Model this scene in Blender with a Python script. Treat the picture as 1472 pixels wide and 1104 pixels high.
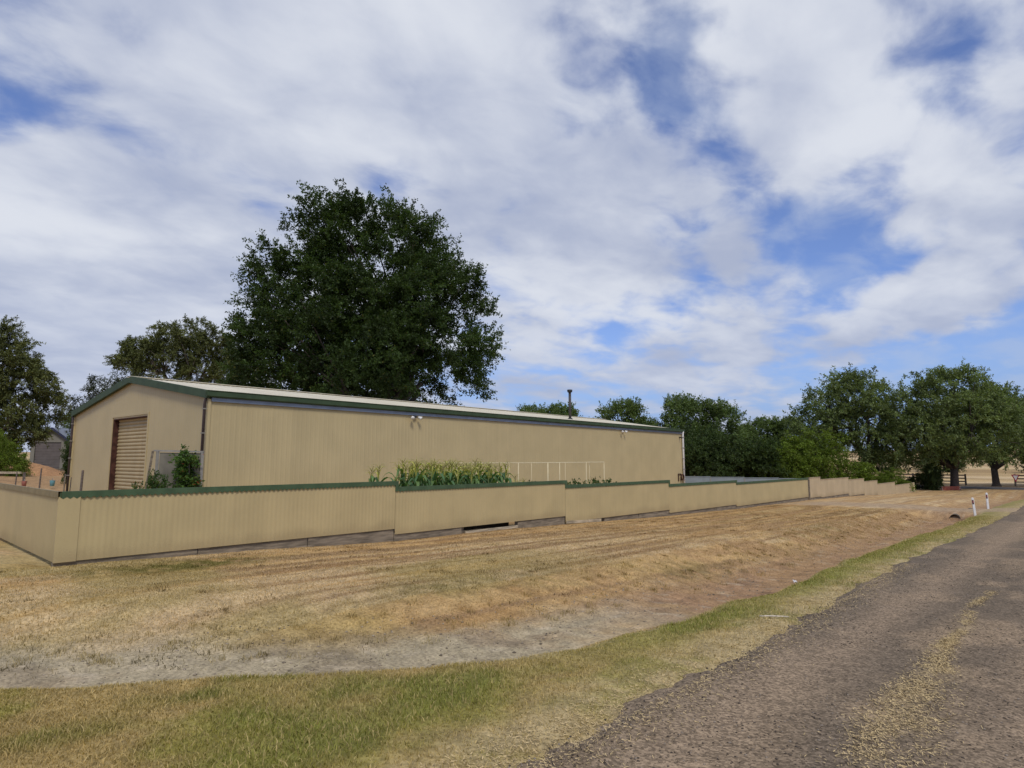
import bpy, math, random
import numpy as np

for _o in list(bpy.data.objects):
    bpy.data.objects.remove(_o, do_unlink=True)
SC = bpy.context.scene
COL = SC.collection

# ------------------------------------------------------------------ camera
cam_d = bpy.data.cameras.new('camera')
cam = bpy.data.objects.new('camera', cam_d)
COL.objects.link(cam)
cam_d.sensor_width = 36.0
cam_d.sensor_fit = 'HORIZONTAL'
cam_d.lens = 36.0 * 898.0 / 1472.0
cam_d.clip_start = 0.1
cam_d.clip_end = 6000.0
cam.location = (0, 0, 1.7)
cam.rotation_euler = (math.radians(90 + 6.858), 0, math.radians(42.85))
SC.camera = cam

# ------------------------------------------------------------------ light and sky
SUN_EL, SUN_AZ = 52.0, 122.0            # azimuth clockwise from +Y
sun_d = bpy.data.lights.new('sun', 'SUN')
sun_d.energy = 1.7
sun_d.angle = math.radians(14)
sun_d.color = (1.0, 0.93, 0.82)
sun = bpy.data.objects.new('sun', sun_d)
COL.objects.link(sun)
sun.rotation_euler = (math.radians(90 - SUN_EL), 0, math.radians(180 - SUN_AZ))

SC.view_settings.view_transform = 'Standard'
SC.view_settings.look = 'None'
SC.view_settings.exposure = 0.36
SC.view_settings.gamma = 1.0
SC.view_settings.use_curve_mapping = False

world = bpy.data.worlds.new('World')
SC.world = world
world.use_nodes = True


def nd(nt, typ, **kw):
    n = nt.nodes.new(typ)
    for k, v in kw.items():
        if k.startswith('i_'):
            key = k[2:]
            key = int(key) if key.isdigit() else key
            n.inputs[key].default_value = v
        else:
            setattr(n, k, v)
    return n


def math_n(nt, op, a, b=None, clamp=False):
    n = nt.nodes.new('ShaderNodeMath')
    n.operation = op
    n.use_clamp = clamp
    for i, v in enumerate((a, b)):
        if v is None:
            continue
        if isinstance(v, (int, float)):
            n.inputs[i].default_value = v
        else:
            nt.links.new(v, n.inputs[i])
    return n.outputs[0]


def smooth(nt, val, lo, hi, a=0.0, b=1.0):
    n = nt.nodes.new('ShaderNodeMapRange')
    n.interpolation_type = 'SMOOTHSTEP'
    nt.links.new(val, n.inputs['Value'])
    n.inputs['From Min'].default_value = lo
    n.inputs['From Max'].default_value = hi
    n.inputs['To Min'].default_value = a
    n.inputs['To Max'].default_value = b
    return n.outputs['Result']


def mixc(nt, fac, a, b, mode='MIX'):
    n = nt.nodes.new('ShaderNodeMix')
    n.data_type = 'RGBA'
    n.blend_type = mode
    for idx, v in ((0, fac), (6, a), (7, b)):
        if isinstance(v, (int, float)):
            n.inputs[idx].default_value = v
        elif isinstance(v, tuple):
            n.inputs[idx].default_value = v if len(v) == 4 else (*v, 1)
        else:
            nt.links.new(v, n.inputs[idx])
    return n.outputs[2]


def build_world():
    nt = world.node_tree
    nt.nodes.clear()
    L = nt.links.new
    out = nd(nt, 'ShaderNodeOutputWorld')
    bg = nd(nt, 'ShaderNodeBackground')
    bg.inputs['Strength'].default_value = 0.10
    L(bg.outputs[0], out.inputs[0])
    sky = nd(nt, 'ShaderNodeTexSky', sky_type='NISHITA', sun_disc=False)
    sky.sun_elevation = math.radians(SUN_EL)
    sky.sun_rotation = math.radians(SUN_AZ)
    sky.altitude = 50
    sky.air_density = 1.0
    sky.dust_density = 0.6
    sky.ozone_density = 1.6
    tc = nd(nt, 'ShaderNodeTexCoord')
    dirv = tc.outputs['Generated']
    sep = nd(nt, 'ShaderNodeSeparateXYZ')
    L(dirv, sep.inputs[0])
    zc = math_n(nt, 'MAXIMUM', sep.outputs[2], 0.0)
    zz = math_n(nt, 'ADD', zc, 0.20)
    comb = nd(nt, 'ShaderNodeCombineXYZ')
    L(math_n(nt, 'DIVIDE', sep.outputs[0], zz), comb.inputs[0])
    L(math_n(nt, 'DIVIDE', sep.outputs[1], zz), comb.inputs[1])
    comb.inputs[2].default_value = 3.7
    p = comb.outputs[0]
    # broad cloud fields, drawn out along one wind direction
    mp = nd(nt, 'ShaderNodeMapping')
    mp.inputs['Rotation'].default_value = (0, 0, math.radians(-38))
    mp.inputs['Scale'].default_value = (1.0, 0.78, 1.0)
    L(p, mp.inputs[0])
    n1 = nd(nt, 'ShaderNodeTexNoise', noise_dimensions='3D')
    n1.inputs['Scale'].default_value = 2.3
    n1.inputs['Detail'].default_value = 9
    n1.inputs['Roughness'].default_value = 0.50
    n1.inputs['Distortion'].default_value = 0.25
    L(mp.outputs[0], n1.inputs[0])
    n2 = nd(nt, 'ShaderNodeTexNoise', noise_dimensions='3D')
    n2.inputs['Scale'].default_value = 6.5
    n2.inputs['Detail'].default_value = 8
    n2.inputs['Roughness'].default_value = 0.52
    n2.inputs['Distortion'].default_value = 0.3
    L(mp.outputs[0], n2.inputs[0])
    dens = math_n(nt, 'ADD', math_n(nt, 'MULTIPLY', n1.outputs[0], 0.60), math_n(nt, 'MULTIPLY', n2.outputs[0], 0.42))
    # where the cloud cover opens (negative) and closes (positive)
    blobs = [
        ((-0.381, 0.741, 0.553), 0.100, -0.173),
        ((-0.422, 0.754, 0.504), 0.070, -0.101),
        ((-0.320, 0.822, 0.472), 0.070, -0.130),
        ((-0.327, 0.854, 0.404), 0.060, -0.120),
        ((-0.248, 0.915, 0.318), 0.130, -0.216),
        ((-0.288, 0.917, 0.277), 0.070, -0.101),
        ((-0.511, 0.699, 0.500), 0.060, -0.144),
        ((-0.907, 0.106, 0.408), 0.120, -0.158),
        ((-0.401, 0.849, 0.344), 0.045, -0.115),
        ((-0.180, 0.943, 0.279), 0.050, -0.080),
        ((-0.105, 0.987, 0.124), 0.170, -0.230),
        ((-0.263, 0.958, 0.113), 0.140, -0.144),
        ((-0.057, 0.993, 0.103), 0.150, -0.180),
        ((-0.141, 0.858, 0.495), 0.050, -0.120),
        ((-0.065, 0.870, 0.488), 0.050, -0.120),
        ((-0.100, 0.895, 0.435), 0.050, -0.120),
        ((-0.056, 0.937, 0.345), 0.040, -0.100),
        ((-0.079, 0.965, 0.252), 0.050, -0.100),
        ((-0.425, 0.869, 0.252), 0.060, -0.100),
        ((-0.337, 0.911, 0.239), 0.050, -0.080),
        ((-0.625, 0.680, 0.383), 0.050, -0.100),
        ((-0.542, 0.817, 0.196), 0.060, -0.080),
        ((-0.883, 0.380, 0.275), 0.080, -0.130),
        ((-0.882, 0.289, 0.371), 0.090, -0.090),
        ((-0.852, 0.360, 0.381), 0.060, -0.060),
        ((-0.730, 0.540, 0.419), 0.060, -0.120),
        ((-0.664, 0.659, 0.354), 0.050, -0.100),
        ((-0.964, 0.161, 0.211), 0.080, -0.060),
        ((-0.815, 0.292, 0.500), 0.450, 0.170),
        ((-0.932, 0.216, 0.291), 0.250, 0.100),
        ((-0.961, 0.233, 0.148), 0.250, 0.120),
        ((-0.753, 0.624, 0.207), 0.200, 0.060),
        ((-0.571, 0.593, 0.568), 0.200, 0.140),
        ((-0.241, 0.816, 0.526), 0.140, 0.220),
        ((-0.263, 0.865, 0.427), 0.100, 0.200),
        ((-0.228, 0.890, 0.394), 0.070, 0.120),
        ((-0.560, 0.735, 0.382), 0.160, 0.130),
        ((-0.473, 0.758, 0.450), 0.100, 0.100),
        ((-0.399, 0.827, 0.396), 0.080, 0.100),
        ((-0.370, 0.874, 0.316), 0.070, 0.120),
        ((-0.119, 0.931, 0.345), 0.100, 0.200),
        ((-0.061, 0.955, 0.290), 0.070, 0.120),
        ((-0.111, 0.971, 0.210), 0.080, 0.220),
        ((-0.188, 0.960, 0.207), 0.060, 0.160),
        ((-0.352, 0.918, 0.185), 0.080, 0.180),
        ((-0.276, 0.948, 0.158), 0.060, 0.120),
        ((-0.454, 0.874, 0.176), 0.090, 0.130),
        ((-0.565, 0.776, 0.282), 0.140, 0.120),
        ((-0.308, 0.916, 0.255), 0.040, 0.140),
        ((-0.046, 0.900, 0.433), 0.060, 0.100),
        ((-0.149, 0.966, 0.211), 0.070, 0.220),
        ((-0.075, 0.974, 0.215), 0.070, 0.220),
        ((-0.222, 0.957, 0.187), 0.070, 0.200),
        ((-0.087, 0.946, 0.312), 0.080, 0.120),
        ((-0.378, 0.905, 0.197), 0.070, 0.120),
        ((-0.161, 0.939, 0.302), 0.050, 0.080),
        ((-0.421, 0.788, 0.449), 0.060, 0.12),
        ((-0.158, 0.931, 0.328), 0.060, 0.10),
        ((-0.281, 0.904, 0.323), 0.030, 0.08),
        ((-0.348, 0.739, 0.577), 0.040, -0.06),
        ((-0.116, 0.875, 0.469), 0.050, 0.04),
        ((-0.165, 0.838, 0.520), 0.050, 0.06),
    ]
    acc = dens
    # wobble the direction so that the openings have no round outline
    wob = nd(nt, 'ShaderNodeTexNoise', noise_dimensions='3D')
    wob.inputs['Scale'].default_value = 9.0
    wob.inputs['Detail'].default_value = 5
    L(dirv, wob.inputs[0])
    sub = nd(nt, 'ShaderNodeVectorMath', operation='SUBTRACT')
    L(wob.outputs['Color'], sub.inputs[0])
    sub.inputs[1].default_value = (.5, .5, .5)
    scl = nd(nt, 'ShaderNodeVectorMath', operation='SCALE')
    L(sub.outputs[0], scl.inputs[0])
    scl.inputs['Scale'].default_value = 0.11
    addv = nd(nt, 'ShaderNodeVectorMath', operation='ADD')
    L(dirv, addv.inputs[0])
    L(scl.outputs[0], addv.inputs[1])
    for c, r, w in blobs:
        dn = nd(nt, 'ShaderNodeVectorMath', operation='DISTANCE')
        L(addv.outputs[0], dn.inputs[0])
        dn.inputs[1].default_value = c
        acc = math_n(nt, 'ADD', acc, smooth(nt, dn.outputs['Value'], 0.0, r * 1.25, w, 0.0))
    cover = smooth(nt, acc, 0.38, 0.62)
    # grey and white inside the cloud
    n3 = nd(nt, 'ShaderNodeTexNoise', noise_dimensions='3D')
    n3.inputs['Scale'].default_value = 1.6
    n3.inputs['Detail'].default_value = 6
    n3.inputs['Roughness'].default_value = 0.5
    mp3 = nd(nt, 'ShaderNodeMapping')
    mp3.inputs['Location'].default_value = (4.2, 1.3, 0)
    L(mp.outputs[0], mp3.inputs[0])
    L(mp3.outputs[0], n3.inputs[0])
    tone = math_n(nt, 'ADD', math_n(nt, 'MULTIPLY', n3.outputs[0], 0.8), math_n(nt, 'MULTIPLY', n2.outputs[0], 0.30))
    ccol = mixc(nt, smooth(nt, tone, 0.38, 0.72), (3.2, 3.6, 4.75), (5.7, 5.95, 6.5))
    low = smooth(nt, sep.outputs[2], 0.03, 0.30)
    ccol = mixc(nt, low, mixc(nt, 0.5, ccol, (3.1, 3.6, 5.0)), ccol)
    blue = mixc(nt, 1.0, sky.outputs[0], (0.72, 0.79, 1.10), 'MULTIPLY')
    blue = mixc(nt, smooth(nt, sep.outputs[2], 0.22, 0.0, 0.0, 0.85), blue, (1.7, 2.75, 5.2))
    veil = mixc(nt, smooth(nt, n2.outputs[0], 0.38, 0.66, 0.04, 0.42), blue, (3.6, 4.2, 5.4))
    res = mixc(nt, math_n(nt, 'MULTIPLY', cover, 0.96), veil, ccol)
    L(res, bg.inputs['Color'])


build_world()

# ------------------------------------------------------------------ numeric noise
def _hash(ix, iy, seed):
    h = (ix.astype(np.int64) * 374761393 + iy.astype(np.int64) * 668265263 + seed * 974634777) & 0xFFFFFFFF
    h = ((h ^ (h >> 13)) * 1274126177) & 0xFFFFFFFF
    h = (h ^ (h >> 16)) & 0xFFFFFFFF
    return h / 4294967295.0


def vnoise(x, y, seed=0):
    ix = np.floor(x); iy = np.floor(y)
    fx = x - ix; fy = y - iy
    fx = fx * fx * (3 - 2 * fx); fy = fy * fy * (3 - 2 * fy)
    a = _hash(ix, iy, seed); b = _hash(ix + 1, iy, seed)
    c = _hash(ix, iy + 1, seed); d = _hash(ix + 1, iy + 1, seed)
    return (a * (1 - fx) + b * fx) * (1 - fy) + (c * (1 - fx) + d * fx) * fy


def fbm(x, y, seed=0, oct=4):
    s = 0; a = .5; t = 0
    for o in range(oct):
        s = s + a * vnoise(x, y, seed + o * 17); t += a
        x = x * 2.03 + 11.3; y = y * 2.01 + 5.7; a *= .5
    return s / t


def sst(v, a, b):
    t = np.clip((v - a) / (b - a), 0, 1)
    return t * t * (3 - 2 * t)


# ------------------------------------------------------------------ mesh helpers
class MB:
    def __init__(self):
        self.v = []; self.f = []

    def quad(self, a, b, c, d):
        n = len(self.v); self.v += [a, b, c, d]; self.f.append((n, n + 1, n + 2, n + 3))

    def box(self, x0, x1, y0, y1, z0, z1):
        n = len(self.v)
        self.v += [(x0, y0, z0), (x1, y0, z0), (x1, y1, z0), (x0, y1, z0), (x0, y0, z1), (x1, y0, z1), (x1, y1, z1), (x0, y1, z1)]
        self.f += [tuple(n + i for i in q) for q in ((3, 2, 1, 0), (4, 5, 6, 7), (0, 1, 5, 4), (1, 2, 6, 5), (2, 3, 7, 6), (3, 0, 4, 7))]

    def bar(self, p, q, w, h, up=(0, 0, 1)):
        p = np.array(p, float); q = np.array(q, float)
        d = (q - p) / np.linalg.norm(q - p)
        u = np.array(up, float)
        if abs(d @ u) > .95:
            u = np.array((1., 0, 0))
        s = np.cross(d, u); s /= np.linalg.norm(s); t = np.cross(s, d)
        n = len(self.v)
        for e in (p, q):
            for a, b in ((-1, -1), (1, -1), (1, 1), (-1, 1)):
                self.v.append(tuple(e + s * a * w / 2 + t * b * h / 2))
        self.f += [tuple(n + i for i in qd) for qd in ((0, 1, 2, 3), (7, 6, 5, 4), (0, 4, 5, 1), (1, 5, 6, 2), (2, 6, 7, 3), (3, 7, 4, 0))]

    def tube(self, pts, radii, n=6, cap=True):
        pts = [np.array(p, float) for p in pts]
        base = len(self.v)
        ref = None
        for i, p in enumerate(pts):
            d = pts[min(i + 1, len(pts) - 1)] - pts[max(i - 1, 0)]
            d = d / (np.linalg.norm(d) + 1e-9)
            if ref is None:
                ref = np.array((1., 0, 0)) if abs(d[0]) < .8 else np.array((0, 1., 0))
            s = np.cross(d, ref); s /= np.linalg.norm(s) + 1e-9
            t = np.cross(s, d); ref = t * 1.0
            ref = np.cross(d, s) * -1 if False else t
            for k in range(n):
                a = 2 * math.pi * k / n
                self.v.append(tuple(p + radii[i] * (math.cos(a) * s + math.sin(a) * t)))
            ref = t
        for i in range(len(pts) - 1):
            for k in range(n):
                a = base + i * n + k; b = base + i * n + (k + 1) % n
                self.f.append((a, b, b + n, a + n))
        if cap:
            self.f.append(tuple(base + k for k in range(n))[::-1])
            self.f.append(tuple(base + (len(pts) - 1) * n + k for k in range(n)))

    def mesh(self, name, smooth_=False):
        me = bpy.data.meshes.new(name)
        me.from_pydata(self.v, [], self.f)
        if smooth_:
            me.shade_smooth()
        me.update()
        return me

    def obj(self, name, m, parent=None, smooth_=False, bevel=0.0):
        o = bpy.data.objects.new(name, self.mesh(name, smooth_))
        COL.objects.link(o)
        o.data.materials.append(m)
        if parent is not None:
            o.parent = parent
        if bevel:
            b = o.modifiers.new('bevel', 'BEVEL'); b.width = bevel; b.segments = 2; b.limit_method = 'ANGLE'
        return o


def np_mesh(name, verts, faces, m, col=None, smooth_=False):
    """verts (N,3), faces (M,k) arrays -> mesh; col (N,3) goes to the point attribute 'col'."""
    me = bpy.data.meshes.new(name)
    k = faces.shape[1]
    me.vertices.add(len(verts))
    me.vertices.foreach_set('co', np.ascontiguousarray(verts, np.float32).ravel())
    me.loops.add(faces.size)
    me.loops.foreach_set('vertex_index', np.ascontiguousarray(faces, np.int32).ravel())
    me.polygons.add(len(faces))
    me.polygons.foreach_set('loop_start', np.arange(0, faces.size, k, dtype=np.int32))
    me.polygons.foreach_set('loop_total', np.full(len(faces), k, np.int32))
    if smooth_:
        me.polygons.foreach_set('use_smooth', np.ones(len(faces), bool))
    me.update(calc_edges=True)
    if col is not None:
        at = me.attributes.new('col', 'FLOAT_COLOR', 'POINT')
        c4 = np.ones((len(verts), 4), np.float32); c4[:, :3] = col
        at.data.foreach_set('color', c4.ravel())
    me.materials.append(m)
    return me


def link(name, me, parent=None, loc=None):
    o = bpy.data.objects.new(name, me)
    COL.objects.link(o)
    if parent is not None:
        o.parent = parent
    if loc is not None:
        o.location = loc
    return o


def tag(o, label=None, cat=None, group=None, kind=None):
    if label: o['label'] = label
    if cat: o['category'] = cat
    if group: o['group'] = group
    if kind: o['kind'] = kind
    return o


def empty(name, loc, rz=0.0, label=None, cat=None, group=None):
    o = bpy.data.objects.new(name, None)
    o.empty_display_size = .2
    COL.objects.link(o)
    o.location = loc; o.rotation_euler = (0, 0, rz)
    return tag(o, label, cat, group)


def copy_tree(o, parent=None):
    c = o.copy(); COL.objects.link(c)
    if parent is not None:
        c.parent = parent
    for ch in list(o.children):
        copy_tree(ch, c)
    return c


# ------------------------------------------------------------------ materials
def new_mat(name):
    m = bpy.data.materials.new(name)
    m.use_nodes = True
    nt = m.node_tree
    b = nt.nodes['Principled BSDF']
    return m, nt, b


def paint(name, col, rough=.5, spec=.4, var=.12, scale=1.5, streak=0.0, dirt=None, metallic=0.0, sheets=0.0, axis=1, splash=0.0):
    """Painted sheet or wood: base colour with soft blotches, vertical run marks and fine dirt."""
    m, nt, b = new_mat(name)
    L = nt.links.new
    tc = nd(nt, 'ShaderNodeTexCoord')
    n1 = nd(nt, 'ShaderNodeTexNoise'); n1.inputs['Scale'].default_value = scale; n1.inputs['Detail'].default_value = 5
    L(tc.outputs['Object'], n1.inputs[0])
    c = mixc(nt, smooth(nt, n1.outputs[0], .3, .7), tuple(x * (1 - var) for x in col), tuple(min(1, x * (1 + var)) for x in col))
    if streak:
        mp = nd(nt, 'ShaderNodeMapping'); mp.inputs['Scale'].default_value = (5.0, 5.0, .25)
        L(tc.outputs['Object'], mp.inputs[0])
        n2 = nd(nt, 'ShaderNodeTexNoise'); n2.inputs['Scale'].default_value = 1.0; n2.inputs['Detail'].default_value = 6
        L(mp.outputs[0], n2.inputs[0])
        c = mixc(nt, smooth(nt, n2.outputs[0], .50, .80, 0, streak), c, dirt or tuple(x * .55 for x in col))
    n3 = nd(nt, 'ShaderNodeTexNoise'); n3.inputs['Scale'].default_value = 40; n3.inputs['Detail'].default_value = 3
    L(tc.outputs['Object'], n3.inputs[0])
    c = mixc(nt, smooth(nt, n3.outputs[0], .58, .78, 0, .25), c, dirt or tuple(x * .6 for x in col))
    if sheets:                      # each roll-formed sheet has faded a little differently
        sx = nd(nt, 'ShaderNodeSeparateXYZ'); L(tc.outputs['Object'], sx.inputs[0])
        q = math_n(nt, 'FLOOR', math_n(nt, 'DIVIDE', sx.outputs[axis], .762))
        wn = nd(nt, 'ShaderNodeTexWhiteNoise', noise_dimensions='1D'); L(q, wn.inputs['W'])
        vm = nd(nt, 'ShaderNodeVectorMath', operation='SCALE'); L(c, vm.inputs[0]); L(smooth(nt, wn.outputs['Value'], 0, 1, 1 - sheets, 1 + sheets), vm.inputs['Scale'])
        c = vm.outputs[0]
    if splash:                      # dried mud thrown up by rain along the foot
        sg_ = nd(nt, 'ShaderNodeSeparateXYZ'); L(tc.outputs['Generated'], sg_.inputs[0])
        hh = math_n(nt, 'ADD', sg_.outputs[2], math_n(nt, 'MULTIPLY', math_n(nt, 'SUBTRACT', n3.outputs[0], .5), .35))
        hh = math_n(nt, 'ADD', hh, math_n(nt, 'MULTIPLY', math_n(nt, 'SUBTRACT', n1.outputs[0], .5), .3))
        c = mixc(nt, smooth(nt, hh, .0, .24, splash, 0.0), c, (.27, .20, .105))
    L(c, b.inputs['Base Color'])
    b.inputs['Roughness'].default_value = rough
    b.inputs['Specular IOR Level'].default_value = spec
    b.inputs['Metallic'].default_value = metallic
    bp = nd(nt, 'ShaderNodeBump'); bp.inputs['Strength'].default_value = .12; bp.inputs['Distance'].default_value = .01
    L(n1.outputs[0], bp.inputs['Height']); L(bp.outputs[0], b.inputs['Normal'])
    return m


def timber(name, col, scale=8.0):
    m, nt, b = new_mat(name)
    L = nt.links.new
    tc = nd(nt, 'ShaderNodeTexCoord')
    mp = nd(nt, 'ShaderNodeMapping'); mp.inputs['Scale'].default_value = (scale, scale * .12, scale)
    L(tc.outputs['Object'], mp.inputs[0])
    n = nd(nt, 'ShaderNodeTexNoise'); n.inputs['Scale'].default_value = 2.5; n.inputs['Detail'].default_value = 8
    L(mp.outputs[0], n.inputs[0])
    c = mixc(nt, smooth(nt, n.outputs[0], .3, .7), tuple(x * .55 for x in col), tuple(min(1, x * 1.25) for x in col))
    L(c, b.inputs['Base Color']); b.inputs['Roughness'].default_value = .85
    bp = nd(nt, 'ShaderNodeBump'); bp.inputs['Strength'].default_value = .4; bp.inputs['Distance'].default_value = .01
    L(n.outputs[0], bp.inputs['Height']); L(bp.outputs[0], b.inputs['Normal'])
    return m


def attr_leaf(name, transl=.3, rough=.55, spec=.25):
    m, nt, b = new_mat(name)
    L = nt.links.new
    at = nd(nt, 'ShaderNodeAttribute', attribute_name='col')
    L(at.outputs['Color'], b.inputs['Base Color'])
    b.inputs['Roughness'].default_value = rough
    b.inputs['Specular IOR Level'].default_value = spec
    tr = nd(nt, 'ShaderNodeBsdfTranslucent')
    tcol = mixc(nt, 1.0, at.outputs['Color'], (1.25, 1.35, .6), 'MULTIPLY')
    L(tcol, tr.inputs['Color'])
    mx = nd(nt, 'ShaderNodeMixShader'); mx.inputs[0].default_value = transl
    L(b.outputs[0], mx.inputs[1]); L(tr.outputs[0], mx.inputs[2])
    L(mx.outputs[0], nt.nodes['Material Output'].inputs['Surface'])
    return m


def attr_ground(name, fine=26.0, grain=.35, bump=.5, pebbles=False):
    m, nt, b = new_mat(name)
    L = nt.links.new
    at = nd(nt, 'ShaderNodeAttribute', attribute_name='col')
    tc = nd(nt, 'ShaderNodeTexCoord')
    n1 = nd(nt, 'ShaderNodeTexNoise'); n1.inputs['Scale'].default_value = fine; n1.inputs['Detail'].default_value = 6; n1.inputs['Roughness'].default_value = .65
    L(tc.outputs['Object'], n1.inputs[0])
    n2 = nd(nt, 'ShaderNodeTexNoise'); n2.inputs['Scale'].default_value = fine * .17; n2.inputs['Detail'].default_value = 6
    L(tc.outputs['Object'], n2.inputs[0])
    f = smooth(nt, n1.outputs[0], .28, .72, 1 - grain, 1 + grain)
    f2 = smooth(nt, n2.outputs[0], .3, .7, 1 - grain * .5, 1 + grain * .5)
    fm = math_n(nt, 'MULTIPLY', f, f2)
    h = n1.outputs[0]
    if pebbles:
        vo = nd(nt, 'ShaderNodeTexVoronoi'); vo.inputs['Scale'].default_value = 55; vo.inputs['Randomness'].default_value = 1
        L(tc.outputs['Object'], vo.inputs[0])
        pc = nd(nt, 'ShaderNodeSeparateColor'); L(vo.outputs['Color'], pc.inputs[0])
        fm = math_n(nt, 'MULTIPLY', fm, smooth(nt, pc.outputs[0], 0, 1, .62, 1.38))
        h = math_n(nt, 'SUBTRACT', h, math_n(nt, 'MULTIPLY', vo.outputs['Distance'], .6))
    vm = nd(nt, 'ShaderNodeVectorMath', operation='SCALE')
    L(at.outputs['Vector'], vm.inputs[0]); L(fm, vm.inputs['Scale'])
    L(vm.outputs[0], b.inputs['Base Color'])
    b.inputs['Roughness'].default_value = .95
    b.inputs['Specular IOR Level'].default_value = .15
    bp = nd(nt, 'ShaderNodeBump'); bp.inputs['Strength'].default_value = bump; bp.inputs['Distance'].default_value = .03
    L(h, bp.inputs['Height']); L(bp.outputs[0], b.inputs['Normal'])
    return m


M = {}
CREAM = (.47, .365, .20)
M['fence'] = paint('fence_paint', (.455, .365, .190), .5, .35, .05, 1.2, .18, (.30, .22, .13), sheets=.02, splash=.4)
M['fence_far'] = paint('far_fence_paint', (.48, .38, .24), .5, .35, .06, 1.2, .2, (.33, .26, .17), sheets=.035, splash=.4)
M['wall'] = paint('shed_wall_paint', (.462, .378, .208), .5, .35, .045, .8, .18, (.31, .25, .14), sheets=.018)
M['roof'] = paint('roof_paint', (.62, .575, .45), .45, .4, .08, .7, .15)
M['green'] = paint('green_trim_paint', (.042, .070, .036), .6, .25, .15, 3, .2)
M['green_cap'] = paint('green_capping_paint', (.058, .098, .050), .6, .25, .15, 4, .2)
M['shaded_cap'] = paint('shaded_capping_paint', (.22, .175, .085), .5, .35, .15, 4, .2)  # brown-olive: shade on the side return put into the capping colour
M['zinc'] = paint('blue_grey_flashing', (.19, .225, .29), .35, .5, .12, 2, .15, metallic=.3)
M['pipe_dark'] = paint('dark_pipe_paint', (.055, .04, .042), .45, .4, .2, 5)
M['white'] = paint('white_paint', (.72, .72, .72), .5, .4, .06, 4, .15)
M['door'] = paint('door_paint', (.40, .315, .17), .5, .35, .06, 2, .25)
M['rust'] = paint('rusty_primer', (.065, .028, .020), .75, .2, .35, 6)
M['grey_metal'] = paint('galvanised_metal', (.29, .275, .245), .6, .3, .12, 5, .2, metallic=.2)
M['grey_sheet'] = paint('weathered_grey_sheet', (.17, .158, .125), .85, .1, .2, 2.2, .5, (.14, .13, .11))
M['zinc_fence'] = paint('grey_blue_fence_sheet', (.21, .245, .27), .5, .3, .12, 1, .3)
M['black'] = paint('black_metal', (.02, .02, .022), .5, .4, .2, 6)
M['flue'] = paint('brown_flue_metal', (.055, .048, .046), .5, .4, .3, 5, .3)
M['lamp'] = paint('lamp_housing', (.75, .75, .74), .35, .5, .04, 6)
M['plank'] = timber('grey_sleeper', (.215, .175, .125))
M['plank_pale'] = timber('pale_board', (.42, .35, .245))
M['rail'] = timber('brown_rail_timber', (.13, .105, .09))
M['bark'] = timber('dark_bark', (.055, .043, .036), 5)
M['bark_pale'] = timber('gum_bark', (.20, .165, .13), 5)
M['brick'] = paint('red_brick', (.30, .085, .055), .85, .2, .25, 9)
M['mortar'] = paint('mortar', (.30, .27, .24), .9, .2, .1, 9)
M['sign_red'] = paint('sign_red', (.32, .03, .04), .5, .4, .1, 4)
M['sign_white'] = paint('sign_white', (.60, .58, .57), .5, .4, .05, 4)
M['blue_bucket'] = paint('pale_blue_plastic', (.17, .42, .50), .4, .4, .1, 6)
M['pink_bucket'] = paint('faded_pink_plastic', (.42, .17, .14), .5, .4, .15, 6)
M['house_wall'] = paint('pale_grey_cladding', (.21, .205, .175), .7, .2, .07, 1, .2)
M['house_roof'] = paint('blue_grey_iron_roof', (.19, .215, .27), .6, .3, .1, 1)
M['house_door'] = paint('mauve_grey_door', (.135, .12, .115), .6, .3, .1, 2)
M['navy'] = paint('navy_barge', (.03, .035, .075), .5, .4, .1, 3)
M['trellis'] = paint('cream_trellis_paint', (.62, .54, .34), .55, .3, .08, 5)
M['concrete'] = paint('concrete_pipe', (.13, .112, .088), .9, .2, .2, 5)
M['dark'] = paint('void_shade', (.03, .024, .018), .95, .1, .3, 6)  # near-black stand-in for shade in the fence gap and culvert
M['stick'] = timber('bleached_stick', (.52, .46, .36), 14)
M['leaf'] = attr_leaf('broad_leaf', .38)
M['gum_leaf'] = attr_leaf('gum_leaf', .2, .6, .2)
M['corn'] = attr_leaf('corn_leaf', .3, .45, .3)
M['blade'] = attr_leaf('grass_blade', .25, .8, .1)
M['ground'] = attr_ground('ground_cover')
M['road'] = attr_ground('gravel_road', 46.0, .24, .22, True)
M['straw'] = attr_leaf('dry_straw', .0, .9, .05)
M['stone'] = attr_ground('loose_stone', 30., .2, .2)
M['petal'] = paint('coral_petal', (.55, .10, .07), .6, .2, .2, 30)

# ------------------------------------------------------------------ lie of the land
FX = -13.46
BY = [-400, 2, 10, 17, 24, 31, 42, 51, 60, 73, 80, 100, 3000]
BZ = [0.0, -.02, -.25, -.40, -.57, -.68, -.76, -.88, -1.18, -1.45, -1.45, -1.42, -1.42]
EDGE = np.array([(-40, -22), (-16, -8.5), (-9.2, -1.6), (-6.55, 1.1), (-5.97, 1.9), (-5.0, 3.15), (-4.32, 4.35), (-4.02, 5.4),
                 (-3.98, 7.2), (-3.95, 10), (-4.05, 13.8), (-4.28, 21.5), (-4.2, 32), (-4.25, 60), (-4.6, 110)], float)


def base_z(x, y):
    return np.interp(y, BY, BZ)


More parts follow.
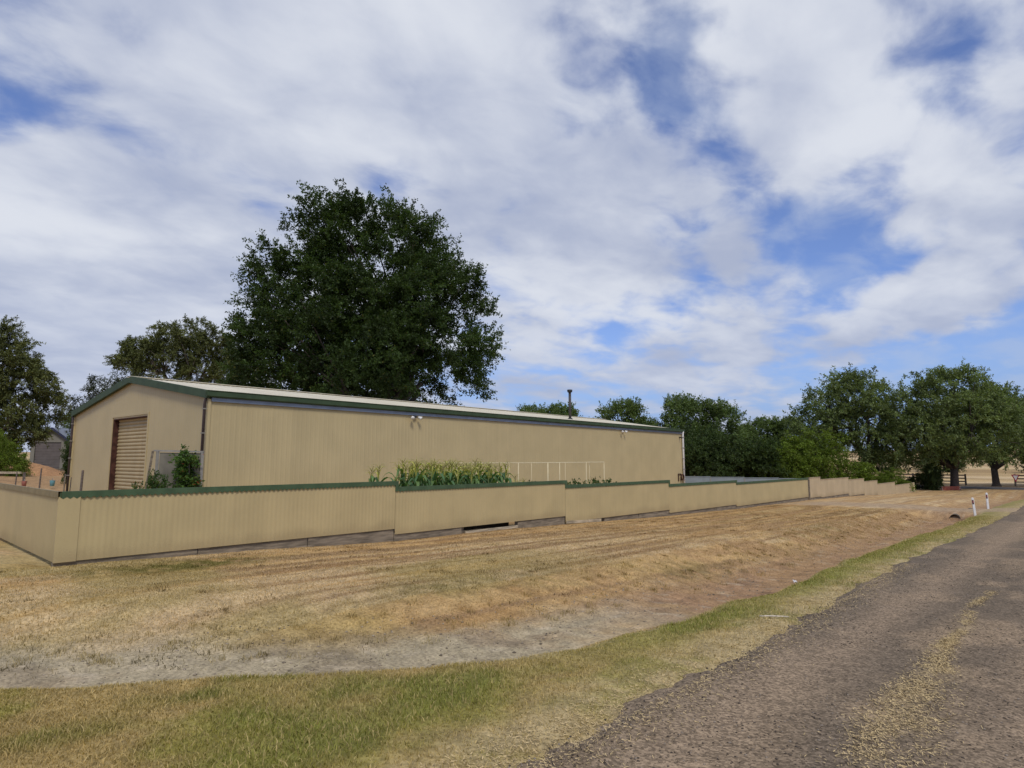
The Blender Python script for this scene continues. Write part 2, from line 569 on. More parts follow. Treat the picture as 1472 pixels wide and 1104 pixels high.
def edge_s(x, y):
    """signed distance to the ditch lip of the verge: negative on the road side, positive towards the fence"""
    best = np.full(x.shape, 1e9); sg = np.ones(x.shape)
    for a, b in zip(EDGE[:-1], EDGE[1:]):
        d = b - a; l2 = d @ d
        t = np.clip(((x - a[0]) * d[0] + (y - a[1]) * d[1]) / l2, 0, 1)
        dx = x - (a[0] + t * d[0]); dy = y - (a[1] + t * d[1])
        dist = np.hypot(dx, dy)
        cr = d[0] * dy - d[1] * dx
        m = dist < best
        best = np.where(m, dist, best); sg = np.where(m, np.sign(cr), sg)
    return best * sg


def road_left(y):
    return -2.58 - .42 * sst(y, 3, 16)


def ground_z(x, y, detail=True):
    x = np.asarray(x, float); y = np.asarray(y, float)
    z = base_z(x, y)
    near = sst(y, 110, 80)
    s = edge_s(x, y) + (fbm(x * 1.1, y * 1.1, 5, 3) - .5) * .35
    depth = .24 + .22 * sst(y, 5, 16)
    drive = 1 - .92 * sst(y, 36.3, 37.2) * sst(y, 41.4, 40.2)
    prof = sst(s, -.25, .45) * (1 - sst(s, 1.3, 3.6)) * depth * drive * sst(y, 78, 70) * sst(x, -26, -14)
    z = z - prof
    z = z - .06 * sst(x, road_left(y) - .1, road_left(y) - 1.3) * (x < -2)          # verge a touch below the road
    z = z - .03 * sst(x, road_left(y) - .15, road_left(y) + .25) * sst(x, 3.6, 3.2)    # bed below the road sheet
    z = z + 1.0 * sst(x, -30, -56) * sst(y, 60, 25) * sst(y, -60, -10)                  # rise behind the shed
    z = z - .12 * sst(x, -9.5, -13.4) * sst(x, -15.5, -13.6) * sst(y, 6, 9) * .4
    z = z - .06 * np.exp(-((x - FX) / .35) ** 2) * sst(y, 2.0, 2.6) * sst(y, 14, 10) - .07 * np.exp(-((y - 2.75) / .3) ** 2) * (x < FX + .3)
    r = np.hypot(x, y)
    z = z + 8.5 * sst(r, 150, 520) * (0.65 + .7 * fbm(x * .006, y * .006, 77, 3))
    if detail:
        lawn = sst(s, -1.2, 2.8)
        z = z + near * ((fbm(x * .9, y * .5, 9, 4) - .5) * .06 + (fbm(x * 4, y * 4, 12, 3) - .5) * (.022 + .03 * sst(s, .2, .8) * sst(s, 4.2, 2.4)))
    return z


def gz(x, y):
    return float(ground_z(np.array([x]), np.array([y]), True)[0])


def lerp(a, b, t):
    return a + (np.asarray(b) - a) * t[..., None]


def ground_col(x, y):
    """true surface colour of soil and grass at x, y"""
    s = edge_s(x, y) + (fbm(x * 1.5, y * 1.5, 31, 4) - .5) * .45
    rl = road_left(y)
    n_big = fbm(x * .35, y * .3, 41, 4)
    n_mid = fbm(x * 1.3, y * 1.1, 42, 4)
    n_fin = fbm(x * 5, y * 5, 43, 3)
    # mowing strips run along the fence
    strip = fbm(x * 1.9 + .02 * y, y * .09, 44, 4)
    strip2 = fbm(x * 4.5 + .05 * y, y * .16, 45, 3)
    straw = np.stack([np.full(x.shape, v) for v in (.46, .305, .138)], -1)
    c = lerp(straw, (.335, .200, .078), sst(n_mid, .40, .68) * .8)
    c = lerp(c, (.50, .375, .215), sst(strip, .46, .60) * .85)
    c = lerp(c, (.27, .170, .085), sst(strip2, .48, .62) * .75 * sst(y, 1.5, 5.5))
    c = lerp(c, (.29, .235, .080), sst(n_big, .52, .70) * .5 * sst(y, 14, 8))
    # bare pinkish soil shows more further along
    c = lerp(c, (.40, .265, .130), sst(y, 9, 22) * sst(n_mid, .35, .65) * .55)
    # green patches on the lawn
    for gx, gy, ra, rb, w in ((-11.9, 4.3, .55, 1.5, 1.3), (-6.2, 12.3, .7, 1.5, .6), (-6.0, 17.5, .6, 2.4, .55), (-7.2, 8.4, .8, 1.1, .5), (-6.9, 24, .9, 3, .4), (-7.4, 6.2, .5, 1.0, .6)):
        q = ((x - gx) / ra) ** 2 + ((y - gy) / rb) ** 2
        c = lerp(c, (.15, .125, .035), np.clip(np.exp(-q) * w * sst(n_fin, .25, .55), 0, 1))
    # ditch floor: bare grey clay near the corner, reddish soil further along
    bare = sst(s, .05, .45) * sst(s, 2.3 + .3 * sst(y, 7, 12), 1.25 + .1 * sst(y, 7, 12)) * sst(y, 90, 60)
    soil = lerp(np.broadcast_to(np.array((.36, .30, .195)), c.shape), (.30, .172, .088), sst(y, 6.5, 10) * .85)
    soil = lerp(soil, (.23, .190, .135), sst(n_mid, .5, .66) * sst(y, 9, 5) * .7)
    soil = lerp(soil, (.43, .36, .26), sst(n_fin, .62, .8) * .6)
    soil = lerp(soil, (.16, .095, .055), sst(fbm(x * 2.2, y * 2.2, 48, 4), .55, .7) * .6 * sst(y, 7, 10))
    c = lerp(c, (.34, .215, .105), sst(s, 4.6, 2.4) * sst(y, 6, 11) * sst(n_mid, .35, .6) * .6)
    c = lerp(c, soil, bare * np.clip(.45 + .55 * sst(n_mid, .62, .36) + .4 * sst(y, 7, 5), 0, 1))
    # verge
    v = sst(s, .12, -.12)
    vg = np.broadcast_to(np.array((.235, .205, .055)), c.shape)
    vg = lerp(vg, (.34, .245, .105), sst(n_mid + (n_big - .5) * .6, .44, .62) * .9)
    vg = lerp(vg, (.165, .175, .040), sst(fbm(x * 1.0, y * .7, 51, 3), .50, .66) * .8)
    toroad = sst(x, rl - .95, rl - .1) * (x < 0)
    vg = lerp(vg, (.40, .315, .165), np.clip(toroad * 1.0, 0, 1) * (.35 + .65 * sst(n_fin, .35, .6)))
    vg = lerp(vg, (.20, .200, .045), sst(s, -.95, -.35) * sst(y, 3.5, 6.5) * .65)
    vg = lerp(vg, (.30, .235, .10), sst(y, 18, 34) * .5)
    lip = sst(s, -.22, -.02) * sst(s, .2, .05)
    vg = lerp(vg, (.42, .35, .20), lip * .6)
    c = lerp(c, vg, v)
    # driveway soil
    dr = sst(y, 36.6, 37.6) * sst(y, 41.8, 40.2) * sst(x, -14, -12)
    c = lerp(c, (.36, .265, .17), dr * .8)
    # bare dirt behind the side fence
    yard = sst(x, -20, -26) * sst(y, 20, 12)
    c = lerp(c, (.36, .225, .12), yard * (.5 + .5 * n_mid))
    # beyond the cross road: parched paddocks
    far = sst(np.hypot(x, y), 92, 110)
    pad = lerp(np.broadcast_to(np.array((.47, .34, .17)), c.shape), (.38, .25, .13), sst(fbm(x * .02, y * .05, 61, 4), .4, .6))
    pad = lerp(pad, (.30, .20, .095), sst(fbm(x * .015 + 3, y * .12, 63, 4), .5, .62) * .8)
    pad = lerp(pad, (.56, .43, .25), sst(fbm(x * .02 + 9, y * .10, 64, 3), .56, .68) * .8)
    c = lerp(c, pad, far)
    return c


def grid_axis(segs):
    a = []
    for lo, hi, st in segs:
        a.append(np.arange(lo, hi, st))
    return np.concatenate(a)


def build_ground():
    gx = np.concatenate([-np.geomspace(16, 3000, 90)[::-1], np.arange(-15.8, 3.9, .08), np.geomspace(4, 3000, 60)])
    gy = np.concatenate([-np.geomspace(3, 400, 30)[::-1], np.arange(-2.8, 15, .08), np.arange(15, 50, .22), np.arange(50, 120, .9), np.geomspace(121, 3000, 60)])
    X, Y = np.meshgrid(gx, gy)
    x = X.ravel(); y = Y.ravel()
    z = ground_z(x, y)
    c = ground_col(x, y)
    ny, nx = X.shape
    i = np.arange(ny - 1)[:, None] * nx + np.arange(nx - 1)[None, :]
    f = np.stack([i, i + 1, i + 1 + nx, i + nx], -1).reshape(-1, 4)
    me = np_mesh('ground', np.stack([x, y, z], -1), f, M['ground'], c, True)
    tag(link('ground', me), kind='structure')


build_ground()


def road_col(x, y):
    n = fbm(x * .9, y * .25, 71, 4); nf = fbm(x * 6, y * 4, 72, 3); nm = fbm(x * 2.2, y * 1.2, 73, 4)
    c = np.broadcast_to(np.array((.212, .158, .103)), x.shape + (3,))
    c = lerp(c, (.140, .109, .077), sst(n, .40, .60) * .85)
    c = lerp(c, (.265, .195, .125), sst(nm, .52, .70) * .75)
    rl = road_left(y)
    c = lerp(c, (.135, .112, .086), sst(x, rl + .95, rl + .3) * .3 * sst(nm, .3, .6))
    tr = np.exp(-((x + .35) / .35) ** 2) + np.exp(-((x + 2.0) / .3) ** 2)
    c = lerp(c, (.285, .21, .138), tr * .65)
    # dried straw between the wheel tracks
    sx = np.interp(y, [3.5, 4, 5.5, 8, 10], [-.90, -.97, -1.15, -1.22, -1.3]) + .03 * np.sin(y * 2.3)
    w = .13 * sst(y, 3.2, 4.6) * sst(y, 8.0, 6.2) + .06 * sst(y, 6, 7) * sst(y, 11, 8)
    st = np.exp(-((x - sx) / (w + 1e-3)) ** 2) * sst(y, 12, 9) * sst(nf + nm, .72, 1.0)
    c = lerp(c, (.40, .30, .160), np.clip(st * 1.1, 0, 1) * .45)
    return c


def build_road():
    gx = np.concatenate([np.arange(-3.7, -1.9, .06), np.arange(-1.9, 3.8, .10)])
    gy = np.concatenate([np.arange(-40, 0, 1.0), np.arange(0, 18, .07), np.arange(18, 60, .3), np.arange(60, 84.1, .8)])
    X, Y = np.meshgrid(gx, gy); x = X.ravel(); y = Y.ravel()
    rl = road_left(y)
    n = (fbm(x * 1.6, y * 1.6, 81, 4) - .5) * .34 + (fbm(x * 9, y * 9, 84, 3) - .5) * .14
    z = base_z(x, y) + .012 + .04 * np.sqrt(np.clip(1 - (x / 3.4) ** 2, 0, 1))
    z = z - .085 * sst(x + n, rl + .18, rl - .22) - .1 * sst(x + n, 3.0, 3.5)
    z = z - .018 * (np.exp(-((x + .35) / .4) ** 2) + np.exp(-((x + 2.0) / .35) ** 2))
    z = z + (fbm(x * 7, y * 7, 82, 3) - .5) * .008 + (fbm(x * 1.2, y * .8, 83, 3) - .5) * .03
    ny, nx = X.shape
    i = np.arange(ny - 1)[:, None] * nx + np.arange(nx - 1)[None, :]
    f = np.stack([i, i + 1, i + 1 + nx, i + nx], -1).reshape(-1, 4)
    me = np_mesh('road', np.stack([x, y, z], -1), f, M['road'], road_col(x, y), True)
    tag(link('road', me), kind='structure')
    # the sealed cross road under the far trees
    gx = np.arange(-70, 40, 1.0); gy = np.arange(84.2, 91.9, .6)
    X, Y = np.meshgrid(gx, gy); x = X.ravel(); y = Y.ravel()
    z = ground_z(x, y, False) + .05
    z[(np.abs(y - gy[0]) < .01) | (np.abs(y - gy[-1]) < .01)] -= .12
    ny, nx = X.shape
    i = np.arange(ny - 1)[:, None] * nx + np.arange(nx - 1)[None, :]
    f = np.stack([i, i + 1, i + 1 + nx, i + nx], -1).reshape(-1, 4)
    c = np.broadcast_to(np.array((.085, .082, .082)), x.shape + (3,)) * (.8 + .4 * vnoise(x, y, 3))[:, None]
    tag(link('cross_road', np_mesh('cross_road', np.stack([x, y, z], -1), f, M['road'], c, True)), kind='structure')


build_road()

# ------------------------------------------------------------------ shed
shed = empty('shed', (-21.32, 8.28, 0), math.radians(2.66),
             'long cream corrugated shed with green gutters behind the fence', 'shed')
SW, SL = 14.0, 35.6
EAVE, RIDGE = 3.80, 4.86
FLOOR = -.75


def ribbed(mb, x0, x1, top, bot, depth=.0042, pitch=.19):
    """vertical ribbed sheet in the plane local y=0, seen from -y; top/bot are functions of x"""
    xs = []
    n = max(1, int(round((x1 - x0) / pitch)))
    p = (x1 - x0) / n
    for k in range(n):
        a = x0 + k * p
        xs += [(a, 0), (a + p * .60, 0), (a + p * .70, -depth), (a + p * .90, -depth)]
    xs.append((x1, 0))
    b = len(mb.v)
    for x, d in xs:
        mb.v.append((x, d, bot(x))); mb.v.append((x, d, top(x)))
    for k in range(len(xs) - 1):
        mb.f.append((b + 2 * k, b + 2 * k + 2, b + 2 * k + 3, b + 2 * k + 1))


def gab(x):
    return EAVE + (RIDGE - EAVE) * (1 - abs((x + SW / 2) / (SW / 2))) - .03


# front gable, with the doorway left open
DX0, DX1, DZ = -8.88, -5.13, 3.36
mb = MB()
ribbed(mb, -SW, DX0, gab, lambda x: FLOOR)
ribbed(mb, DX0, DX1, gab, lambda x: DZ)
ribbed(mb, DX1, 0, gab, lambda x: FLOOR)
mb.obj('gable_wall', M['wall'], shed)
# rear gable and far long wall
mb = MB()
ribbed(mb, -SW, 0, gab, lambda x: FLOOR - .6)
mb.v = [(x, SL - y, z) for x, y, z in mb.v]; mb.f = [f[::-1] for f in mb.f]
mb.obj('rear_gable_wall', M['wall'], shed)
mb = MB()
ribbed(mb, 0, SL, lambda x: EAVE - .12, lambda x: FLOOR - .6)
side_v = list(mb.v)
mb.v = [(-y + .002, x, z) for x, y, z in side_v]
mb.obj('side_wall', M['wall'], shed)
mb2 = MB(); mb2.v = [(-SW + y - .002, x, z) for x, y, z in side_v]; mb2.f = [f[::-1] for f in mb.f]
mb2.obj('side_wall', M['wall'], shed)
# corner trims
for cx_, cy_ in ((.012, -.012), (-SW - .012, -.012), (.012, SL + .012)):
    mb = MB(); mb.box(cx_ - .045, cx_ + .045, cy_ - .045, cy_ + .045, FLOOR, EAVE - .13)
    mb.obj('corner_trim', M['wall'], shed)
# roof: two ribbed slopes
for sgn in (1, -1):
    mb = MB()
    n = int(SL / .2)
    p = (SL + .2) / n
    prof = []
    for k in range(n):
        a = -.10 + k * p
        prof += [(a, 0), (a + p * .6, 0), (a + p * .7, .028), (a + p * .9, .028)]
    prof.append((SL + .10, 0))
    b = len(mb.v)
    for y, d in prof:
        mb.v.append((-SW / 2, y, RIDGE + .10 + d))
        mb.v.append((-SW / 2 + sgn * (SW / 2 + .14), y, EAVE + .085 + d))
    for k in range(len(prof) - 1):
        q = (b + 2 * k, b + 2 * k + 1, b + 2 * k + 3, b + 2 * k + 2)
        mb.f.append(q if sgn > 0 else q[::-1])
    mb.obj('roof_sheet', M['roof'], shed)
mb = MB()
mb.bar((-SW / 2 - .11, -.17, RIDGE + .125), (-SW / 2 - .11, SL + .17, RIDGE + .125), .24, .02, (.15, 0, 1))
mb.bar((-SW / 2 + .11, -.17, RIDGE + .127), (-SW / 2 + .11, SL + .17, RIDGE + .127), .24, .02, (-.15, 0, 1))
mb.obj('ridge_cap', M['roof'], shed)
# barge boards of both gables
for y0 in (-.10, SL + .10):
    for sgn in (1, -1):
        mb = MB()
        xe = -SW / 2 + sgn * (SW / 2 + .10)
        mb.quad((-SW / 2, y0 - .06, RIDGE + .175), (-SW / 2, y0 - .06, RIDGE - .10), (xe, y0 - .06, EAVE - .11), (xe, y0 - .06, EAVE + .155))
        mb.quad((-SW / 2, y0 + .06, RIDGE + .175), (-SW / 2, y0 + .06, RIDGE - .10), (xe, y0 + .06, EAVE - .11), (xe, y0 + .06, EAVE + .155))
        for i, j in ((0, 1), (1, 2), (2, 3), (3, 0)):
            mb.f.append((i, j, 4 + j, 4 + i))
        mb.obj('barge_board', M['green'], shed)
# gutters and the blue grey flashing under them
for sgn, xw in ((1, 0), (-1, -SW)):
    mb = MB()
    pr = [(.03, .17), (.03, .01), (.06, -.02), (.15, -.02), (.18, .02), (.18, .17), (.20, .19), (.20, .205), (.165, .205), (.165, .05), (.05, .03), (.05, .17)]
    b = 0
    for y in (-.16, SL + .16):
        for d, h in pr:
            mb.v.append((xw + sgn * d, y, EAVE - .02 + h - .03))
    k = len(pr)
    for i in range(k):
        mb.f.append((i, (i + 1) % k, k + (i + 1) % k, k + i))
    mb.f.append(tuple(range(k))[::-1]); mb.f.append(tuple(range(k, 2 * k)))
    mb.obj('gutter', M['green'], shed)
    mb = MB()
    x0, x1 = sorted((xw + sgn * .025, xw + sgn * .075))
    mb.box(x0, x1, .04, SL - .02, EAVE - .205, EAVE - .075)
    mb.obj('eave_flashing', M['zinc'], shed)
# down pipes
def downpipe(x, y, mat, r, z0, kick):
    mb = MB()
    mb.tube([(x + kick, y, EAVE - .02), (x + kick, y, EAVE - .1), (x, y, EAVE - .3), (x, y, z0)], [r] * 4, 10)
    o = mb.obj('downpipe', mat, shed, True)
    for z in (3.35, 2.55, 1.75, .95, .15):
        b = MB(); b.box(x - r * 1.35, x + r * 1.35, y - r * 1.2, y + r * 1.2, z - .018, z + .018)
        b.obj('bracket', M['grey_metal'], o)
    return o


downpipe(-.10, -.11, M['pipe_dark'], .045, -.5, .08)
downpipe(-SW + .02, -.11, M['pipe_dark'], .045, -.5, -.06)
downpipe(.105, SL - .12, M['white'], .075, -1.0, .02)
# roller door and its rusty frame
mb = MB()
nsl = 26
zz = np.linspace(-.4, DZ + .02, nsl * 6 + 1)
for k, z in enumerate(zz):
    ph = (k % 6) / 6.0
    d = .21 - .035 * math.sin(math.pi * ph) ** .7 if ph > 0 else .21
    mb.v += [(DX0 + .12, d, float(z)), (DX1 - .03, d, float(z))]
for k in range(len(zz) - 1):
    mb.f.append((2 * k, 2 * k + 1, 2 * k + 3, 2 * k + 2))
mb.obj('roller_door', M['door'], shed)
for x0, x1 in ((DX0 - .005, DX0 + .10), (DX1 - .06, DX1 + .005)):
    mb = MB(); mb.box(x0, x1, .003, .24, -.6, DZ + .003)
    mb.obj('door_jamb', M['rust'], shed)
mb = MB(); mb.box(DX0 + .1, DX1 - .06, .003, .24, DZ - .04, DZ + .05)
mb.obj('door_head', M['rust'], shed)
mb = MB(); mb.box(DX0 - .1, DX0 - .008, -.028, -.002, -.6, DZ + .06); mb.box(DX1 + .008, DX1 + .1, -.028, -.002, -.6, DZ + .06)
mb.box(DX0 - .1, DX1 + .1, -.030, -.002, DZ + .061, DZ + .14)
mb.obj('door_trim', M['wall'], shed)


def disc_lamp(parent, x, y, z, dx, dy, dz):
    mb = MB()
    d = np.array((dx, dy, dz)); d = d / np.linalg.norm(d)
    p = np.array((x, y, z))
    mb.tube([p, p + d * .05, p + d * .15, p + d * .17], [.03, .05, .085, .085], 12)
    return mb.obj('lamp_head', M['lamp'], parent, True)


for i, y in enumerate((8.78, 26.6)):
    mb = MB(); mb.box(.075, .13, y - .06, y + .06, EAVE - .32, EAVE - .20)
    mb.box(.075, .115, y + .062, y + .13, EAVE - .30, EAVE - .22)
    fl = mb.obj('floodlight', M['black'], shed, False, .008)
    if i == 0:
        disc_lamp(fl, .14, y - .14, EAVE - .27, .7, -.5, -.4)
        disc_lamp(fl, .14, y + .18, EAVE - .27, .7, .5, -.4)
    else:
        disc_lamp(fl, .14, y + .14, EAVE - .27, .7, .3, -.4)
        disc_lamp(fl, .14, y - .16, EAVE - .27, .5, -.6, -.4)
mb = MB(); mb.box(.02, .10, SL - .58, SL - .44, EAVE - .50, EAVE - .42); mb.tube([(.06, SL - .51, EAVE - .46), (.26, SL - .60, EAVE - .50)], [.045, .045], 8)
mb.obj('security_camera', M['black'], shed)
# flue
mb = MB()
fz = EAVE + (RIDGE - EAVE) * .31 + .05
mb.tube([(-2.2, 23.9, fz - .1), (-2.2, 23.9, fz + 1.80)], [.085, .085], 12)
fl = mb.obj('flue', M['flue'], shed, True)
mb = MB(); mb.tube([(-2.2, 23.9, fz + 1.80), (-2.2, 23.9, fz + 1.84), (-2.2, 23.9, fz + 1.98), (-2.2, 23.9, fz + 2.0)], [.10, .16, .17, .10], 12)
mb.obj('cowl', M['black'], fl, True)
mb = MB(); mb.tube([(-2.2, 23.9, fz - .05), (-2.2, 23.9, fz + .12), (-2.2, 23.9, fz + .16)], [.24, .16, .09], 12)
mb.obj('flashing_collar', M['black'], fl, True)
# hose bracket by the white downpipe
mb = MB(); mb.bar((.05, SL - .95, .05), (.05, SL - .95, .62), .05, .05); mb.bar((.05, SL - .95, .6), (.05, SL - .5, .6), .05, .05); mb.bar((.05, SL - .5, .05), (.05, SL - .5, .6), .05, .05)
mb.tube([(.18 + .0, SL - .52 + .2 * math.cos(a), .36 + .2 * math.sin(a)) for a in np.linspace(0, 6.2, 14)], [.05] * 14, 6)
mb.obj('hose_reel', M['rust'], shed)

# ------------------------------------------------------------------ fences
FX = -13.46
PITCH = .102


def corrugated(y0, y1, z0, z1, amp=.0019):
    mb = MB()
    n = max(2, int(round((y1 - y0) / PITCH)))
    p = (y1 - y0) / n
    ys = [(y0 + (k + j / 6) * p, amp * math.cos(2 * math.pi * j / 6)) for k in range(n) for j in range(6)] + [(y1, amp)]
    for y, d in ys:
        mb.v += [(d, y, z0), (d, y, z1)]
    for k in range(len(ys) - 1):
        mb.f.append((2 * k, 2 * k + 2, 2 * k + 3, 2 * k + 1))
    return mb


def capping(y0, y1, z1, end_drop=0.0, h=.085, teeth=.035):
    """folded metal cap with a scalloped lower edge on the front, plus the strip closing the step"""
    mb = MB()
    n = max(2, int(round((y1 - y0) / PITCH))); p = (y1 - y0) / n
    xf, xb = .026, -.026
    fr = []
    for k in range(n):
        fr += [(y0 + k * p, 0), (y0 + (k + .5) * p, -teeth)]
    fr.append((y1, 0))
    for y, d in fr:
        mb.v += [(xf, y, z1 - h + d), (xf, y, z1 + .012), (xb, y, z1 + .012), (xb, y, z1 - h)]
    for k in range(len(fr) - 1):
        a = 4 * k
        for i in range(3):
            mb.f.append((a + i, a + 4 + i, a + 5 + i, a + 1 + i))
    if end_drop:
        mb.box(-.026, .029, y1 - .006, y1 + .085, z1 - end_drop - .10, z1 + .010)
    return mb


def board(y0, y1, zt0, zt1, z_low, x0, x1):
    mb = MB()
    n = 5
    for k in range(n):
        t = k / (n - 1); y = y0 + (y1 - y0) * t; zt = zt0 + (zt1 - zt0) * t
        mb.v += [(x0, y, z_low), (x1, y, z_low), (x1, y, zt), (x0, y, zt)]
    for k in range(n - 1):
        a = 4 * k
        for i in range(4):
            mb.f.append((a + i, a + (i + 1) % 4, a + 4 + (i + 1) % 4, a + 4 + i))
    mb.f += [(3, 2, 1, 0), tuple(4 * (n - 1) + i for i in range(4))]
    return mb


fence = empty('corrugated_fence', (FX, 2.75, 0), 0, 'long cream corrugated fence with green scalloped capping stepping down along the dry lawn', 'fence')
SEC = [(2.75, 10.04, 1.12, -.095), (10.04, 17.2, .965, -.235), (17.2, 24.35, .805, -.44), (24.35, 31.2, .63, -.575), (31.2, 42.0, .52, -.665)]
for i, (a, b, zt, zb) in enumerate(SEC):
    ya, yb = a - 2.75, b - 2.75
    ya2 = ya + (.34 if i == 0 else .004)
    pn = corrugated(ya2, yb - .004, zb, zt).obj('fence_panel', M['fence'], fence, True)
    drop = (zt - SEC[i + 1][2]) if i < 4 else 0
    capping(ya + (.02 if i == 0 else (.088 if i else 0)), yb - .004, zt, drop).obj('capping', M['green_cap'], pn)
    mb = MB(); mb.box(-.085, -.03, ya + .03, yb - .03, zt - .22, zt - .16); mb.box(-.085, -.03, ya + .03, yb - .03, zb + .08, zb + .14)
    mb.obj('back_rail', M['plank'], pn)
    # posts and sleepers between the sheet and the ground
    nb = 3 if i < 4 else 4
    for k in range(nb + 1):
        y = ya + (yb - ya) * k / nb
        if k < nb or i == 4:
            mb = MB(); mb.box(-.19, -.088, y + .02, y + .12, gz(FX, y + 2.75) - .2, zt - .04)
            mb.obj('post', M['plank'], fence)
    for k in range(nb):
        y0 = ya + (yb - ya) * k / nb; y1 = ya + (yb - ya) * (k + 1) / nb
        if (i == 1 and k == 1) or (i == 2 and k == 0):
            continue
        pb = board(y0 + .01, y1 - .01, zb + .03, zb + .03, min(gz(FX, y0 + 2.75), gz(FX, y1 + 2.75)) - .12, -.075 - .012 * (k % 2), -.03 - .012 * (k % 2))
        pb.obj('sleeper', M['plank'], fence, False, .006)
# open bay with a low rail, and the loose pale boards of the next bay
mb = MB(); mb.bar((-.02, 9.8, gz(FX, 12.5) + .02), (.015, 12.0, gz(FX, 14.7) + .055), .05, .075)
mb.obj('low_rail', M['plank_pale'], fence)
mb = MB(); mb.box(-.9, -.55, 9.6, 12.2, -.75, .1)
mb.obj('void_shade_box', M['dark'], fence)  # added dark box standing in for the shade behind the open bay
for (p, q, w) in (((.0, 14.5, gz(FX, 17.3) + .075), (.012, 15.7, gz(FX, 18.45) + .065), .09), ((.02, 15.72, gz(FX, 18.5) + .07), (.0, 16.55, gz(FX, 19.3) + .055), .10)):
    mb = MB(); mb.bar(p, q, .03, w)
    mb.obj('loose_board', M['plank_pale'], fence)
# folded cover strip at the street corner
mb = MB()
mb.box(-.03, .021, .0, .335, -.10, 1.035)
mb.obj('corner_cover', M['fence'], fence)
mb = MB(); mb.box(-.028, .026, .0, .02, 1.03, 1.132)
# side return
side = empty('corrugated_fence', (FX + .012, 2.762, 0), math.radians(90), 'shorter cream fence returning from the street corner along the left edge', 'fence')
sp = corrugated(.0, 14.0, -.095, 1.12)
sp.obj('fence_panel', M['fence'], side, True)
capping(-.03, 14.0, 1.12).obj('capping', M['shaded_cap'], side)
mb = MB(); mb.box(-.085, -.03, .0, 14.0, .9, .96); mb.box(-.085, -.03, 0, 14.0, -.03, .03)
mb.obj('back_rail', M['plank'], side)
for k in range(6):
    mb = MB(); mb.box(-.19, -.088, .05 + k * 2.4, .15 + k * 2.4, -.5, 1.08); mb.obj('post', M['plank'], side)
side.rotation_euler = (0, 0, math.radians(90))
# the side fence faces -Y: mirror its local frame so that sheets face the street
for ch in side.children:
    ch.scale = (-1, 1, 1)
    ch.location = (0, 0, 0)

far_f = empty('corrugated_fence', (FX, 42.3, 0), 0, 'pale beige fence stepping down beyond the dark joint post, no capping', 'fence')
FSEC = [(42.32, 44.5, .51, -.74), (44.5, 50.9, .345, -.80), (50.9, 55.1, .18, -.99), (55.1, 59.15, -.06, -1.21), (59.15, 65.3, -.36, -1.46), (65.3, 73.2, -.65, -1.62)]
for a, b, zt, zb in FSEC:
    pn = corrugated(a - 42.3 + .004, b - 42.3 - .004, zb, zt).obj('fence_panel', M['fence_far'], far_f, True)
    mb = MB(); mb.box(-.028, .028, a - 42.3 + .005, b - 42.3 - .005, zt + .001, zt + .03)
    mb.obj('capping', M['fence_far'], pn)
    mb = MB(); mb.box(-.15, -.03, b - 42.3 - .10, b - 42.3, zb - .5, zt - .02); mb.obj('post', M['plank'], far_f)
    pb = board(a - 42.3 + .02, b - 42.3 - .12, zb + .02, zb + .02, min(gz(FX, a), gz(FX, b)) - .2, -.08, -.03)
    pb.obj('sleeper', M['plank'], far_f)
mb = MB(); mb.box(-.10, .03, -.13, -.02, -1.0, .545); mb.obj('joint_post', M['plank'], far_f)  # post in a dark tone that carries the thin shadow at the joint
mb = MB(); mb.box(-.09, .05, 30.92, 31.02, -2.0, -.60); mb.obj('end_post', M['trellis'], far_f)

# grey yard fence behind the shed end
yf = empty('metal_fence', (-23.6, 46.5, 0), 0, 'grey blue metal yard fence past the white downpipe', 'fence')
A, B = np.array((-30.0, 44.6)), np.array((-16.9, 54.2))
for k in range(6):
    p = A + (B - A) * k / 6; q = A + (B - A) * (k + 1) / 6
    d = (q - p); ln = float(np.hypot(*d)); ang = math.atan2(-d[0], d[1])
    zt = .33 - .045 * k
    mb = corrugated(.03, ln - .03, -1.5, zt)
    o = mb.obj('fence_panel', M['zinc_fence'], yf, True); o.location = (p[0] + 23.6, p[1] - 46.5, 0); o.rotation_euler = (0, 0, ang)
    mb = MB(); mb.box(-.03, .03, .0, ln, zt + .001, zt + .05); mb.obj('capping', M['zinc_fence'], o)
    mb = MB(); mb.box(-.04, .045, -.03, .03, -1.5, zt - .001); mb.obj('post', M['grey_metal'], o)

# ------------------------------------------------------------------ grey screen, stakes and bits in the yard
def at2(p0, f):
    return (p0[0] * f, p0[1] * f)


enc = empty('screen', (-20.6, 7.0, 0), 0, 'tall weathered grey sheet on a pale metal frame standing before the shed gable', 'screen')
PL = np.array((-21.35, 6.83)); PR = np.array((-20.2, 7.72)); O2 = np.array((-20.6, 7.0))
pl, pr_ = PL - O2, PR - O2
mb = MB(); mb.bar((*pl, -.3), (*pl, 1.95), .075, .075); mb.obj('post', M['grey_metal'], enc, False, .006)
mb = MB(); mb.bar((*pr_, -.3), (*pr_, 1.90), .075, .075); mb.obj('post', M['grey_metal'], enc, False, .006)
d = (pr_ - pl) / np.hypot(*(pr_ - pl)); nrm = np.array((-d[1], d[0]))
a = pl - d * .12
mb = MB(); mb.bar((*a, 1.965), (*(pr_ + d * .05), 1.925), .06, .05); mb.obj('top_rail', M['grey_metal'], enc)
mb = MB()
e = pl + d * .045 + nrm * .02; f = pr_ - d * .04 + nrm * .02
mb.bar((*e, .84), (*f, .82), .012, 2.12); mb.obj('sheet', M['grey_sheet'], enc)
mb = MB(); mb.bar((*(pl - d * .36 - nrm * .1), -.2), (*(pl - d * .14 - nrm * .03), 1.96), .06, .045); mb.obj('leaning_board', M['plank'], enc)

